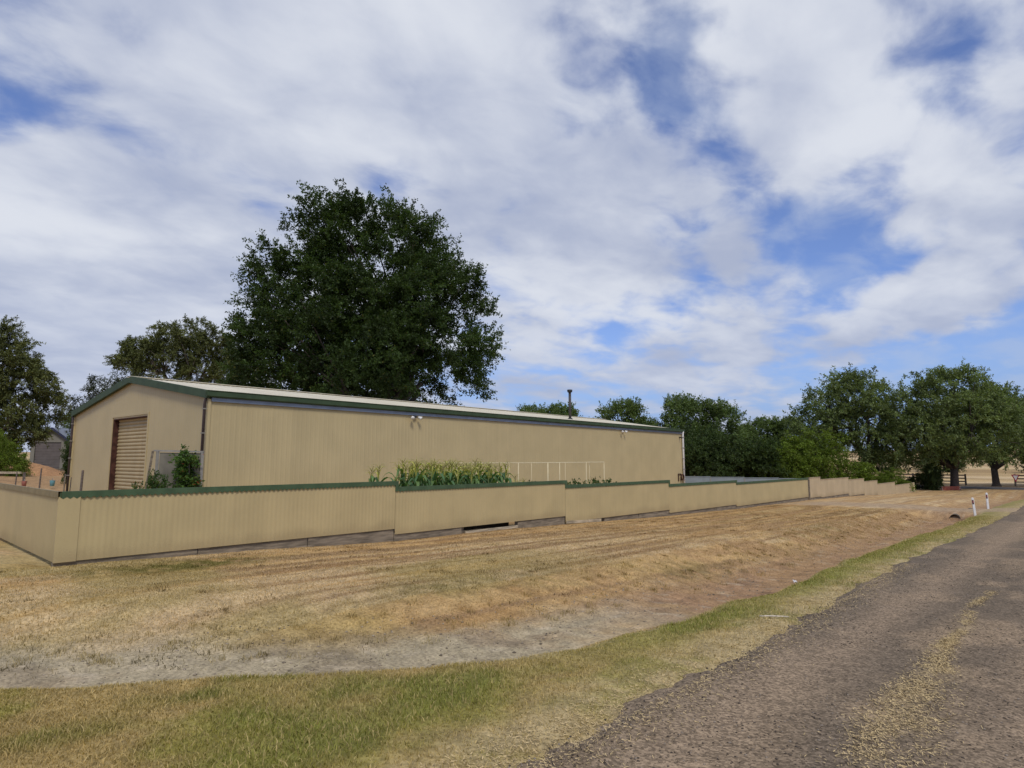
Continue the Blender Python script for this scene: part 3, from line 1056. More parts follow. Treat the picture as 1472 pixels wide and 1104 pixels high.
for i, (x, y, h, r, lab) in enumerate((
        (-28.3, 6.47, 1.28, .045, 'dark round garden stake standing before the shed gable'),
        (-29.6, 6.2, 1.02, .022, 'thin grey stake left of the dark stake'),
        (-29.15, 6.3, 1.0, .02, 'thin pale stake close beside the dark stake'),
        (-38.2, 7.0, 1.25, .035, 'short dark stake by the blue bucket'),
        (-40.4, 6.4, 1.05, .03, 'short crooked stake on the brown dirt mound'),
        (-33.4, 7.0, 1.05, .03, 'brown stake between the blue bucket and the shed corner'))):
    mb = MB(); z0 = gz(x, y) - .2
    mb.tube([(0, 0, z0), (.02, 0, (z0 + h) / 2), (.0, .02, h)], [r, r, r * .9], 7)
    o = mb.obj('garden_stake', M['rail'] if i != 1 else M['plank'])
    o.location = (x, y, 0); tag(o, lab, 'stake', 'garden stakes by the shed')


def bucket(x, y, r, h, mat, lab, lift=0.0):
    e = empty('bucket', (x, y, gz(x, y) + lift), 0, lab, 'bucket', 'buckets in the yard')
    mb = MB(); mb.tube([(0, 0, 0), (0, 0, h * .9), (0, 0, h)], [r * .78, r * .97, r * 1.06], 14, False)
    mb.f.append(tuple(range(14))[::-1])
    mb.obj('shell', mat, e, True)
    mb = MB(); mb.tube([(r * math.cos(t), 0, h + r * .8 * math.sin(t)) for t in np.linspace(0, math.pi, 9)], [.012] * 9, 5)
    mb.obj('handle', M['grey_metal'], e)


bucket(-41.2, 8.1, .13, .30, M['blue_bucket'], 'pale blue bucket behind the left fence', .12)
bucket(-41.9, 7.0, .12, .28, M['pink_bucket'], 'faded reddish bucket left of the blue bucket', .05)

rf = empty('timber_rail', (-46, 6.6, 0), 0, 'low timber rail fence at the left edge behind the cream fence', 'rail')
zr = gz(-46, 6.6)
mb = MB(); mb.bar((-6, -4, .93), (1.0, .75, .93), .08, .12); mb.obj('rail', M['plank_pale'], rf)
for t in (0, .5, 1):
    mb = MB(); mb.box(-6 + 7 * t - .06, -6 + 7 * t + .06, -4 + 4.75 * t + .08, -4 + 4.75 * t + .2, -.2, .95); mb.obj('post', M['rail'], rf)

# dirt heap
def heap(x0, y0, rx, ry, h, colr, name, lab):
    n = 26
    g = np.linspace(-1, 1, n)
    U, V = np.meshgrid(g, g); u = U.ravel(); v = V.ravel()
    x = u * rx; y = v * ry
    rr = np.hypot(u, v)
    zb = ground_z(x + x0, y + y0)
    z = zb - .05 + h * sst(rr, 1.0, .1) * (.6 + .8 * fbm(u * 3, v * 3, 7, 4))
    i = np.arange(n - 1)[:, None] * n + np.arange(n - 1)[None, :]
    f = np.stack([i, i + 1, i + 1 + n, i + n], -1).reshape(-1, 4)
    c = np.broadcast_to(np.array(colr), (n * n, 3)) * (.7 + .6 * fbm(u * 4, v * 4, 3, 4))[:, None]
    o = link(name, np_mesh(name, np.stack([x, y, z], -1), f, M['ground'], c, True), None, (x0, y0, 0))
    tag(o, lab, 'dirt heap')


heap(-55, 9.2, 5.0, 3.2, .75, (.36, .20, .10), 'dirt_heap', 'low heap of orange brown dirt in front of the grey outbuilding')

# outbuilding behind
hb = empty('outbuilding', (-75.5, 14.3, .85), math.radians(44), 'small grey gabled outbuilding with a dark roller door, half hidden by trees', 'outbuilding')
mb = MB()
W2 = 1.75
mb.quad((-W2, 0, -.3), (-1.35, 0, -.3), (-1.35, 0, 2.5), (-W2, 0, 2.5))
mb.quad((1.2, 0, -.3), (W2, 0, -.3), (W2, 0, 2.5), (1.2, 0, 2.5))
n = len(mb.v); mb.v += [(-W2, 0, 2.5), (W2, 0, 2.5), (W2, 0, 2.75), (.35, 0, 3.85), (-W2, 0, 2.75)]; mb.f.append((n, n + 1, n + 2, n + 3, n + 4))
mb.quad((W2, 0, -.3), (W2, 6, -.3), (W2, 6, 2.75), (W2, 0, 2.75)); mb.quad((-W2, 6, -.3), (-W2, 0, -.3), (-W2, 0, 2.75), (-W2, 6, 2.75))
mb.obj('wall', M['house_wall'], hb)
mb = MB(); mb.box(-1.35, 1.2, .08, .12, -.3, 2.45); 
for k in range(10):
    mb.box(-1.34, 1.19, .06, .079, -.2 + k * .26, -.06 + k * .26)
mb.obj('door', M['house_door'], hb)
mb = MB()
mb.quad((.35, -.3, 3.95), (W2 + .35, -.3, 2.72), (W2 + .35, 6.3, 2.72), (.35, 6.3, 3.95))
mb.quad((.35, 6.3, 3.95), (-W2 - .35, 6.3, 2.6), (-W2 - .35, -.3, 2.6), (.35, -.3, 3.95))
mb.obj('roof', M['house_roof'], hb)
mb = MB(); mb.bar((.35, -.31, 3.88), (W2 + .35, -.31, 2.66), .04, .2); mb.bar((.35, -.31, 3.88), (-W2 - .35, -.31, 2.54), .04, .2)
mb.obj('barge_board', M['navy'], hb)
mb = MB(); mb.box(-2.2, 2.4, -1.2, -.02, -.6, -.06); mb.obj('slab', M['concrete'], hb)

# ------------------------------------------------------------------ garden frame and vegetables
gf = empty('garden_trellis', (-18, 16.7, -.4), 0, 'thin cream garden frame with top rails before the long wall', 'trellis')
def gpost(x, y, zt, r):
    mb = MB(); mb.tube([(x, y, -.2), (x, y, zt)], [r, r], 7); mb.obj('post', M['trellis'], gf, True)


def py_to_y(px, X):
    return px


for y in (2.35, 3.1, 5.05, 5.9, 7.95, 9.45):
    gpost(.0, y, 1.94, .018)
for y in (-.1, 1.0, 3.0, 4.5, 5.7, 7.0, 9.0):
    gpost(-1.0, y + .6, 1.96, .011)
for x, a, b in ((0, -.7, 9.47), (-1.0, -.7, 9.6)):
    mb = MB(); mb.tube([(x, a, 1.95), (x, (a + b) / 2, 1.935), (x, b, 1.95)], [.011] * 3, 6); mb.obj('top_rail', M['trellis'], gf)
for y in (-.65, 9.46):
    mb = MB(); mb.tube([(0, y, 1.955), (-1.0, y + .1, 1.955)], [.016] * 2, 6); mb.obj('cross_rail', M['trellis'], gf)


def strip_leaf(rng, length, width, rise, droop, n=7, col=(.06, .12, .03)):
    v = []; f = []
    for k in range(n):
        t = k / (n - 1)
        r = length * t * (1 - .25 * t * t)
        z = rise * math.sin(min(1, t * 1.25) * math.pi * .55) - droop * t ** 2.4
        w = width * (math.sin(math.pi * min(1, .12 + .88 * t)) ** .7) * .5 + .002
        tw = .35 * math.sin(t * 5)
        v += [(r, -w, z + tw * w), (r, 0, z - w * .35), (r, w, z - tw * w)]
    for k in range(n - 1):
        a = 3 * k
        f += [(a, a + 3, a + 4, a + 1), (a + 1, a + 4, a + 5, a + 2)]
    v = np.array(v); c = np.tile(np.array(col), (len(v), 1)) * (.85 + .3 * rng.random((len(v), 1)))
    c[:, :] *= (1 + .25 * (v[:, :1] / length))
    return v, np.array(f), c


rng = np.random.default_rng(11)
leaf_meshes = []
for k in range(6):
    v, f, c = strip_leaf(rng, .66 + .24 * rng.random(), .095 + .035 * rng.random(), .28 + .2 * rng.random(), .35 + .35 * rng.random(), col=((.11, .185, .06) if k < 3 else (.075, .15, .06)))
    leaf_meshes.append(np_mesh('corn_leaf', v, f, M['corn'], c, True))
yleaf = []
for k in range(3):
    v, f, c = strip_leaf(rng, .42 + .15 * rng.random(), .055, .28, .15, col=(.44, .43, .11))
    yleaf.append(np_mesh('corn_leaf', v, f, M['corn'], c, True))
mb = MB(); mb.tube([(0, 0, -.15), (.01, 0, .9), (0, .01, 1.72)], [.02, .017, .009], 7)
v = np.array(mb.v)
stalk_me = mb.mesh('stalk', True); stalk_me.materials.append(M['corn'])
at_ = stalk_me.attributes.new('col', 'FLOAT_COLOR', 'POINT'); at_.data.foreach_set('color', np.tile(np.array((.13, .17, .06, 1), np.float32), len(v)))
tassels = []
for k in range(3):
    mb = MB()
    mb.tube([(0, 0, 1.66), (0, 0, 1.85), (.01, .01, 2.05)], [.010, .009, .005], 5)
    for j in range(7):
        a = j * 2.4 + k; l = .2 + .1 * rng.random()
        mb.tube([(0, 0, 1.72 + .02 * j), (math.cos(a) * l * .5, math.sin(a) * l * .5, 1.86 + .02 * j), (math.cos(a) * l, math.sin(a) * l, 1.90 + .02 * j - .05)], [.008, .007, .004], 4)
    me = mb.mesh('tassel', True); me.materials.append(M['corn'])
    at_ = me.attributes.new('col', 'FLOAT_COLOR', 'POINT'); at_.data.foreach_set('color', np.tile(np.array((.46, .42, .16, 1), np.float32), len(mb.v)))
    tassels.append(me)


def corn(x, y, h, lab, ntop=3, nlow=8):
    e = empty('corn_plant', (x, y, gz(x, y)), rng.random() * 6.28, lab, 'corn plant', 'corn plants growing behind the fence')
    s = h / 2.0
    e.scale = (s, s, s)
    link('stalk', stalk_me, e)
    link('tassel', tassels[int(rng.integers(3))], e)
    for k in range(nlow):
        o = link('leaf', leaf_meshes[int(rng.integers(6))], e, (0, 0, .55 + .105 * k + .05 * rng.random()))
        o.rotation_euler = (0, -.35 + .25 * rng.random(), k * 3.14 + rng.normal() * .55)
    for k in range(ntop):
        o = link('leaf', yleaf[int(rng.integers(3))], e, (0, 0, 1.40 + .10 * k))
        o.rotation_euler = (0, -.5 + .2 * rng.random(), k * 2.2 + rng.random())


corn(-16.0, 11.05, 1.85, 'single corn plant at the left end of the corn, apart from the rest')
corn(-16.2, 11.45, 1.92, 'second corn plant from the left end of the corn')
corn(-16.0, 11.95, 1.55, 'short corn plant just left of the dense corn', 2, 6)
for row, xr in enumerate((-15.1, -15.55, -16.0, -16.5)):
    for k in range(14):
        y = 12.2 - .06 * row + k * .305 + rng.normal() * .06 - row * .05
        h = 2.03 + rng.normal() * .07 - (.05 if row == 0 else 0)
        corn(xr + rng.normal() * .07, y * (1 + .018 * (row - 1)), h, ('tasselled corn plant in the front row of dense corn, nearest the fence', 'tasselled corn plant in the second row of dense corn behind the fence', 'tasselled corn plant in the third row of dense corn behind the fence', 'tasselled corn plant in the back row of dense corn, nearest the shed')[row])
for k in range(7):
    corn(-15.6 - .5 * (k % 2), 16.5 + k * .24, 1.78 - .07 * k, 'shorter corn plant at the right end of the corn', 2, 6)


# ------------------------------------------------------------------ foliage builders
def leaf_cloud(rng, C, O, ntwig, nleaf, L, ll, lw, out=.9, up=.35, rnd=.7, droop=.25, spread=.35, cr=.5, col=(.05, .09, .025), var=.3, yellow=0.0, cvar=.25):
    nc = len(C)
    ccol = 1 + (rng.random((nc, 1)) - .5) * 2 * cvar
    T = nc * ntwig
    ci = np.repeat(np.arange(nc), ntwig)
    org = C[ci] + rng.normal(size=(T, 3)) * cr * spread
    d = O[ci] * out + np.array((0, 0, up)) + rng.normal(size=(T, 3)) * rnd
    d /= np.linalg.norm(d, axis=1, keepdims=True)
    tl = L * (.55 + .9 * rng.random((T, 1)))
    N = T * nleaf
    ti = np.repeat(np.arange(T), nleaf)
    t = rng.random((N, 1)) ** .8
    pos = org[ti] + d[ti] * tl[ti] * t
    pos[:, 2:] -= droop * tl[ti] * t ** 2
    pos += rng.normal(size=(N, 3)) * .07 * L
    ax = d[ti] * .55 + rng.normal(size=(N, 3)) * .75
    ax[:, 2] -= droop * .8
    ax /= np.linalg.norm(ax, axis=1, keepdims=True)
    nr = rng.normal(size=(N, 3)) * .7; nr[:, 2] += .8
    sd = np.cross(ax, nr); sd /= np.linalg.norm(sd, axis=1, keepdims=True) + 1e-9
    nr = np.cross(sd, ax)
    sz = (.65 + .7 * rng.random((N, 1)))
    a = ax * ll * sz; s = sd * lw * .5 * sz; bend = nr * ll * .1 * sz
    V = np.empty((N, 4, 3))
    V[:, 0] = pos; V[:, 1] = pos + a * .45 + s + bend; V[:, 2] = pos + a; V[:, 3] = pos + a * .45 - s + bend
    c = np.array(col)[None, :] * ccol[ci][ti] * (1 + (rng.random((N, 1)) - .5) * 2 * var)
    if yellow:
        yy = (rng.random((N, 1)) < yellow) * .6
        c = c * (1 - yy) + yy * np.array((.14, .13, .03))
    F = np.arange(N * 4).reshape(N, 4)
    return V.reshape(-1, 3), F, np.repeat(c, 4, axis=0)


def crown_points(rng, blobs, n, shell=(.5, 1.0), flat=0.0):
    w = np.array([b[3] * b[4] + b[4] * b[5] + b[3] * b[5] for b in blobs]); w = w / w.sum()
    bi = rng.choice(len(blobs), n, p=w)
    B = np.array(blobs)
    d = rng.normal(size=(n, 3)); d /= np.linalg.norm(d, axis=1, keepdims=True)
    r = shell[0] + (shell[1] - shell[0]) * rng.random((n, 1)) ** .7
    C = B[bi, :3] + d * r * B[bi, 3:6]
    ctr = B[:, :3].mean(0)
    O = d * .7 + (C - ctr) / (np.linalg.norm(C - ctr, axis=1, keepdims=True) + 1e-6) * .5
    O /= np.linalg.norm(O, axis=1, keepdims=True)
    return C, O


def limbs(rng, base, fork, C, r0, nmain=6, nsub=50, mat=None, lean=(0, 0), bend=.4):
    mb = MB()
    base = np.array(base, float); fork = np.array(fork, float)
    mid = (base + fork) / 2 + np.array((lean[0], lean[1], 0)) * .2
    mb.tube([base - (0, 0, .3), base + (0, 0, .02) , base + (fork - base) * .18, mid, fork], [r0 * 1.55, r0 * 1.35, r0 * 1.02, r0 * .92, r0 * .85], 10)
    tgt = C[rng.choice(len(C), min(nmain, len(C)), replace=False)]
    ends = []
    for t in tgt:
        e = fork + (t - fork) * .55
        m = fork + (e - fork) * .5 + rng.normal(size=3) * bend + np.array((0, 0, .3 * bend))
        st = fork - (0, 0, .15)
        mb.tube([st, st + (m - st) * .45, m, e], [r0 * .62, r0 * .5, r0 * .38, r0 * .26], 7)
        ends += [m, e]
    ends = np.array(ends)
    for t in C[rng.choice(len(C), min(nsub, len(C)), replace=False)]:
        j = int(np.argmin(np.linalg.norm(ends - t, axis=1)))
        s = ends[j]; m = (s + t) / 2 + rng.normal(size=3) * bend * .5
        mb.tube([s, m, t], [r0 * .2, r0 * .12, r0 * .045], 5, False)
    return mb


def make_tree(name, loc, seed, blobs, nc, ntwig, nleaf, L, ll, lw, fork, r0, lab, cat='tree', group=None, mat='leaf', bark='bark', nmain=6, nsub=50, shell=(.5, 1.0), base=(0, 0, 0), **kw):
    rng = np.random.default_rng(seed)
    e = empty(name, loc, 0, lab, cat, group)
    C, O = crown_points(rng, blobs, nc, shell)
    V, F, c = leaf_cloud(rng, C, O, ntwig, nleaf, L, ll, lw, **kw)
    link('crown', np_mesh('crown', V, F, M[mat], c), e)
    if fork is not None:
        limbs(rng, base, fork, C, r0, nmain, nsub).obj('trunk', M[bark], e, True)
    return e


# ------------------------------------------------------------------ big elm behind the shed
big = [  # x along picture right (approx), built in the tree's own frame: x = right, y = away, z = up
    (0.0, 0, 17.0, 6.2, 6.5, 6.4), (-4.6, 0, 13.2, 5.2, 6, 5.6), (4.8, 0, 13.0, 5.4, 6, 5.6), (-1.6, -3, 10.8, 6.6, 5.5, 5.0),
    (-6.4, 0, 9.2, 4.4, 5, 4.4), (5.2, 0, 10.4, 4.6, 5, 4.0), (1.5, -2.5, 14, 5, 5, 5), (-1.2, 3, 9.5, 6, 5.5, 4.6), (-.2, -1, 6.8, 4.2, 4.4, 3.0),
    (-6.9, 0, 15.8, 2.4, 3, 2.6), (6.6, 0, 15.4, 2.6, 3, 2.4), (-3.2, -.5, 20.2, 3.4, 3, 2.8), (2.0, 0, 20.6, 3.2, 3, 2.6), (-2.2, 0, 21.2, 2.8, 3, 2.2), (-5.4, 0, 18.4, 2.8, 3, 2.6), (3.2, 0, 21.0, 2.2, 2.4, 1.9), (0.4, -1.5, 12, 5, 4, 4.5), (-7.4, 0, 17.0, 2.3, 2.4, 2.2), (7.4, 0, 16.4, 1.8, 2, 1.8), (-8.0, 0, 12.2, 2.0, 2, 1.7), (-7.6, 0, 6.4, 3.0, 3, 2.4), (9.0, -1, 11.4, 1.6, 2, 1.6), (8.6, -1, 8.0, 1.3, 1.5, 1.0), (6.2, 0, 17.6, 2.2, 2.4, 2.0), (4.2, 0, 19.6, 2.0, 2, 1.8)]
te = make_tree('elm_tree', (-42.6, 28.7, -.4), 3, big, 1050, 10, 33, 1.1, .195, .105, (0, 0, 4.2), .62,
               'huge dark green round elm towering behind the long shed', 'tree', None, nmain=9, nsub=90, shell=(.45, 1.0),
               out=.9, up=.5, rnd=.6, droop=.15, col=(.043, .072, .019), var=.35, cvar=.40, yellow=.02, cr=.9)
te.rotation_euler = (0, 0, math.radians(56))

# ------------------------------------------------------------------ gum trees on the left
GUM = dict(mat='gum_leaf', bark='bark_pale', out=.6, up=.25, rnd=.85, droop=.3, col=(.118, .135, .046), var=.28, cvar=.3, yellow=.04)
g1 = [(-2.6, 0, 9.6, 2.6, 2.4, 1.9), (.2, 0, 8.8, 2.6, 2.4, 2.2), (1.5, -.4, 6.6, 2.3, 2.2, 2.0), (-1.5, 0, 6.6, 2.8, 2.6, 1.9), (2.9, 0, 5.2, 1.7, 1.6, 1.5), (.6, -.3, 4.3, 2.4, 2, 1.3),
      (-2.8, 0, 4.2, 2.5, 2, 1.6), (1.2, 0, 3.2, 2.1, 1.8, 1.2), (-5.2, 0, 7.6, 2.5, 2.4, 2.6), (-5, 0, 4, 2.4, 2.2, 2), (0, 0, 10.1, 1.8, 1.7, 1.2), (-2.0, .3, 2.6, 2.4, 2, 1.4), (-4.6, 0, 2.4, 2.4, 2, 1.5), (0, 0.2, 2.3, 1.7, 1.6, .9), (-2.6, 0, 1.3, 2.0, 1.8, 1.0)]
t = make_tree('gum_tree', (-62.2, 8.0, .9), 21, g1, 560, 9, 36, .70, .17, .065, (-.4, 0, 2.4), .34, 'tall olive gum tree with dense drooping clumps at the left edge', 'tree', None, nmain=7, nsub=60, cr=.6, **GUM)
t.rotation_euler = (0, 0, math.radians(82))
g2 = [(-5.3, 0, 10.4, 2.0, 2.0, 1.5), (-4.4, 0, 11.6, 2.3, 2.2, 1.6), (-2.0, 0, 13.4, 2.5, 2.4, 1.7), (.6, -.3, 14.2, 2.7, 2.4, 1.9), (2.6, 0, 12.6, 2.4, 2.2, 1.9), (-.8, 0, 11.2, 2.7, 2.3, 1.7),
      (-3.6, 0, 9.0, 2.1, 2, 1.3), (1.5, 0, 9.6, 2.6, 2.2, 1.6), (5.0, 0, 12.6, 2.3, 2.2, 1.6), (6.6, 0, 10.9, 2.2, 2.2, 1.6), (4.6, 0, 9.6, 2.1, 2, 1.2), (8.4, 0, 12.0, 2.0, 2, 1.4), (9.2, 0, 9.4, 2.2, 2, 1.4)]
t = make_tree('gum_tree', (-79.6, 27.8, 2.6), 22, g2, 470, 9, 32, .75, .20, .075, (0, 0, 5.0), .42, 'spreading umbrella shaped gum tree showing above the shed ridge', 'tree', None, nmain=9, nsub=70, shell=(.55, 1.0), cr=.6, **GUM)
t.rotation_euler = (0, 0, math.radians(70))
g3 = [(0, 0, 6.4, 2.2, 2, 1.8), (-1.6, 0, 4.6, 1.8, 1.8, 1.5), (1.8, 0, 5.4, 1.8, 1.8, 1.7), (0, 0, 3.8, 2.2, 2, 1.6), (2.6, 0, 7.2, 1.7, 1.6, 1.3)]
kw = dict(GUM); kw['col'] = (.05, .062, .034)
t = make_tree('pine_tree', (-70.2, 17.6, 1.6), 23, g3, 130, 8, 20, .8, .25, .06, (0, 0, 2.2), .25, 'smaller dark tree peeping over the left roof slope of the shed', 'tree', None, nmain=5, nsub=30, cr=.5, **kw)
t.rotation_euler = (0, 0, math.radians(75))

# ------------------------------------------------------------------ generic foliage prototypes, shared between copies
def proto(seed, blobs, nc, ntwig, nleaf, L, ll, lw, fork, r0, mat='leaf', bark='bark', nmain=6, nsub=40, shell=(.5, 1.0), base=(0, 0, 0), **kw):
    rng = np.random.default_rng(seed)
    C, O = crown_points(rng, blobs, nc, shell)
    V, F, c = leaf_cloud(rng, C, O, ntwig, nleaf, L, ll, lw, **kw)
    cm = np_mesh('crown', V, F, M[mat], c)
    tm = None
    if fork is not None:
        mb = limbs(rng, base, fork, C, r0, nmain, nsub)
        tm = mb.mesh('trunk', True); tm.materials.append(M[bark])
    return cm, tm


def place(name, pr, x, y, s, rz, lab, cat='tree', group=None, dz=0.0, z=None):
    e = empty(name, (x, y, (gz(x, y) if z is None else z) + dz), rz, lab, cat, group)
    e.scale = s if isinstance(s, tuple) else (s, s, s)
    link('crown', pr[0], e)
    if pr[1] is not None:
        link('trunk', pr[1], e)
    return e


ELM = dict(out=.8, up=.35, rnd=.7, droop=.2, col=(.152, .196, .076), var=.4, cvar=.34, yellow=.03, cr=.8)
# street trees: low fork, broad crown reaching down, 12 m wide
P_T1 = proto(31, [(0, 0, 9.4, 4.6, 4.4, 2.9), (-3.6, 0, 8.2, 3.2, 3.2, 2.8), (3.6, 0, 8.4, 3.2, 3.2, 2.7), (-4.4, -.5, 5.4, 2.6, 2.6, 2.0), (4.2, 0, 5.4, 2.9, 2.8, 2.2), (0, -2.4, 6.8, 4, 2.6, 2.8), (0, 2.4, 6.6, 4, 2.6, 2.6),
                  (-1.6, -1.5, 4.4, 2.2, 2, 1.3), (2.0, -1.6, 4.6, 2.1, 2, 1.2), (5.6, 0, 7.2, 1.8, 1.8, 1.7), (-1.5, 0, 11.2, 2.0, 2, 1.5), (1.8, 0, 11.4, 2.0, 2, 1.4)], 360, 8, 26, 1.05, .22, .11, (0.1, 0, 2.3), .42, nmain=8, nsub=60, **ELM)
P_T0 = proto(32, [(0.8, 0, 10.0, 3.4, 3.4, 2.6), (-2.6, 0, 9.0, 2.8, 2.8, 2.3), (-4.6, 0, 7.0, 2.4, 2.4, 1.8), (-5.4, 0, 5.4, 1.6, 1.8, 1.2), (3.2, 0, 8.2, 3.0, 3, 2.8), (1.4, -1.2, 6.0, 3.4, 2.6, 2.2), (3.6, 0, 5.0, 2.6, 2.4, 1.9),
                  (-1.2, 0, 6.8, 2.6, 2.4, 1.4), (-.5, 0, 11.4, 1.8, 1.8, 1.3), (4.8, 0, 3.8, 1.6, 1.6, 1.3)], 310, 8, 25, 1.05, .22, .11, (1.3, 0, 3.0), .40, nmain=8, nsub=60, **ELM)
P_POP = proto(33, [(0, 0, 6.6, 2.4, 2.4, 3.0), (-1.6, 0, 5.0, 2.0, 2, 2.4), (1.7, 0, 5.2, 2.0, 2, 2.6), (0, 0, 3.4, 2.8, 2.6, 2.0), (0.4, 0, 8.6, 1.5, 1.5, 1.4), (-3.0, 0, 4.0, 1.5, 1.6, 1.6), (3.1, 0, 4.2, 1.5, 1.6, 1.7)],
              240, 8, 23, .95, .21, .11, (0, 0, 1.6), .25, nmain=6, nsub=40, out=.6, up=.8, rnd=.6, droop=.1, col=(.118, .168, .056), var=.38, cvar=.3, yellow=.05, cr=.7)
P_BUSH = proto(34, [(0, 0, 1.7, 2.4, 2.2, 1.9), (-1.6, 0, 1.3, 1.6, 1.6, 1.5), (1.7, 0, 1.4, 1.7, 1.6, 1.5), (.3, -.8, 2.8, 1.4, 1.3, 1.1), (-.8, .4, 2.9, 1.2, 1.2, 1.0)],
               180, 8, 24, .62, .15, .08, (0, 0, .5), .10, nmain=6, nsub=20, out=.8, up=.5, rnd=.7, droop=.15, col=(.055, .085, .026), var=.38, cvar=.35, yellow=.03, cr=.5)
P_GBUSH = proto(35, [(0, 0, 2.3, 2.6, 2.4, 2.0), (-2.0, 0, 1.7, 2.0, 2, 1.7), (2.4, 0, 1.5, 2.0, 2, 1.5), (.2, -1, 3.8, 1.7, 1.6, 1.2), (-1.6, 0, 3.2, 1.5, 1.5, 1.2), (3.6, 0, 1.0, 1.3, 1.4, 1.0)],
                220, 8, 24, .75, .16, .075, (0, 0, .6), .14, nmain=6, nsub=24, out=.8, up=.15, rnd=.65, droop=.5, col=(.125, .18, .022), var=.35, cvar=.3, yellow=.08, cr=.6)
P_SHRUB = proto(36, [(0, 0, .6, .7, .7, .6), (.3, .1, .9, .5, .5, .45), (-.35, -.1, .8, .5, .5, .4)], 40, 7, 12, .3, .10, .055, None, .05, out=.8, up=.5, rnd=.7, droop=.2, col=(.055, .10, .025), var=.4, cvar=.3, yellow=.08, cr=.25)

ANG = math.radians(40)
place('street_tree', P_T0, -19.6, 77.3, 1.0, ANG, 'broad dark tree leaning behind the far end of the fence', 'tree', 'street trees along the cross road')
place('street_tree', P_T1, -11.1, 80.4, 1.0, ANG, 'broad dark tree on a thick trunk by the red brick edging', 'tree', 'street trees along the cross road')
place('street_tree', P_T1, -8.8, 93.3, .92, ANG + 2.6, 'dark tree with forked trunk left of the give way sign', 'tree', 'street trees along the cross road')
place('street_tree', P_T0, -1.8, 97.5, 1.0, ANG + .4, 'dark tree cut off by the right edge of the picture', 'tree', 'street trees along the cross road')
place('street_tree', P_T1, 6.8, 96.0, 1.0, ANG + 1.2, 'dark tree beyond the right edge of the road', 'tree', 'street trees along the cross road')
place('poplar_tree', P_POP, -44.0, 68.0, (1.15, 1.15, 1.09), ANG, 'green tree above the middle of the shed roof end', 'tree', 'trees beyond the shed')
place('poplar_tree', P_POP, -41.2, 69.8, (.8, .8, .85), ANG + 2, 'smaller green tree in the dip between two taller ones beyond the shed roof', 'tree', 'trees beyond the shed')
place('poplar_tree', P_POP, -37.6, 71.6, (1.1, 1.1, 1.14), ANG + 1.0, 'tallest green tree rising right behind the shed end', 'tree', 'trees beyond the shed')
place('poplar_tree', P_POP, -34.2, 74.6, (1.1, 1.1, 1.08), ANG + 2.2, 'green tree just right of the tallest one behind the shed end', 'tree', 'trees beyond the shed')
place('poplar_tree', P_POP, -56.5, 70.5, (1.25, 1.25, 1.13), ANG + .6, 'olive tree whose top shows beside the flue', 'tree', 'trees beyond the shed')
place('poplar_tree', P_POP, -60.5, 69.5, (1.1, 1.1, 1.12), ANG + 1.6, 'low olive treetop left of the flue', 'tree', 'trees beyond the shed')
place('poplar_tree', P_POP, -30.6, 79.5, (.95, .95, .86), ANG + .3, 'thin green tree between the dark bushes and the street trees', 'tree', 'trees beyond the shed')
place('poplar_tree', P_POP, -27.4, 80.5, (.85, .85, .84), ANG + 3, 'pointed dark green tree behind the bright bush', 'tree', 'trees beyond the shed')
for i, (x, y, s, r, lab) in enumerate((
        (-31.5, 62.5, (1.25, 1.1, 1.35), .2, 'dark bush right behind the white downpipe'),
        (-29.0, 65.0, (1.3, 1.1, 1.45), 1.4, 'dark bush over the middle of the grey yard fence'),
        (-26.3, 67.5, (1.3, 1.1, 1.3), 2.6, 'dark bush left of the bright green bush'),
        (-33.5, 67.5, (1.3, 1.2, 1.75), 3.3, 'tall dark bush at the back of the yard, behind the others'))):
    place('bush', P_BUSH, x, y, s, r, lab, 'bush', 'dark bushes behind the grey yard fence')
place('bush', P_GBUSH, -21.8, 69.6, (1.28, 1.1, 1.18), ANG, 'large bright green bush leaning over the far fence')
place('bush', P_GBUSH, -24.8, 68.0, (1.05, 1.0, 1.0), ANG + 2, 'darker side of the green bush mass behind the fence steps')
bpy.data.objects['bush.004']['category'] = 'bush'; bpy.data.objects['bush.005']['category'] = 'bush'
place('bush', P_GBUSH, -14.9, 70.9, .44, 1.0, 'round bright green bush spilling over the end of the far fence', 'bush')
place('bush', P_BUSH, -18.0, 75.0, (.5, .5, .42), .5, 'low dark bush left of the round green bush', 'bush')
place('bush', P_BUSH, -12.9, 79.5, (.40, .40, .72), 2.0, 'dark shrub between the fence end and the brick edging', 'bush')
place('bush', P_BUSH, -14.0, 80.6, (.45, .45, .45), 3.0, 'low dark shrub tucked behind the fence end', 'bush')
# left side
place('small_tree', P_BUSH, -43.4, 9.9, (.40, .40, .92), 0, 'small slim green tree against the left shed corner', 'tree', z=-.1)
place('bush', P_GBUSH, -51.3, 6.9, (.44, .44, .58), .7, 'yellow green bush at the left edge behind the fence', 'bush')
place('bush', P_BUSH, -64.6, 8.3, (.62, .62, .85), 1.1, 'dark shrub under the gum tree beside the grey outbuilding', 'bush')
place('distant_tree', P_POP, -108, 24, (1.0, 1.0, .85), .3, 'far bright green treetop beyond the grey outbuilding', 'tree')
place('distant_tree', P_T1, -67, 3.2, .48, 1.3, 'dark rounded tree low at the left edge beneath the gum', 'tree')
# far paddock trees
for i, (x, y, s, lab) in enumerate(((-62, 210, 1.0, 'distant grey green tree in the paddock behind the street trees'), (-28, 190, .8, 'distant tree in the paddock seen under the crowns'), (-6, 200, .8, 'distant tree near the right edge of the paddock'),
                                   (12, 240, 1.0, 'distant tree far along the road'), (-95, 230, 1.1, 'distant tree hidden mostly by the bushes'))):
    place('paddock_tree', P_T1, x, y, s, i * 1.3, lab, 'tree', 'trees in the far paddock')

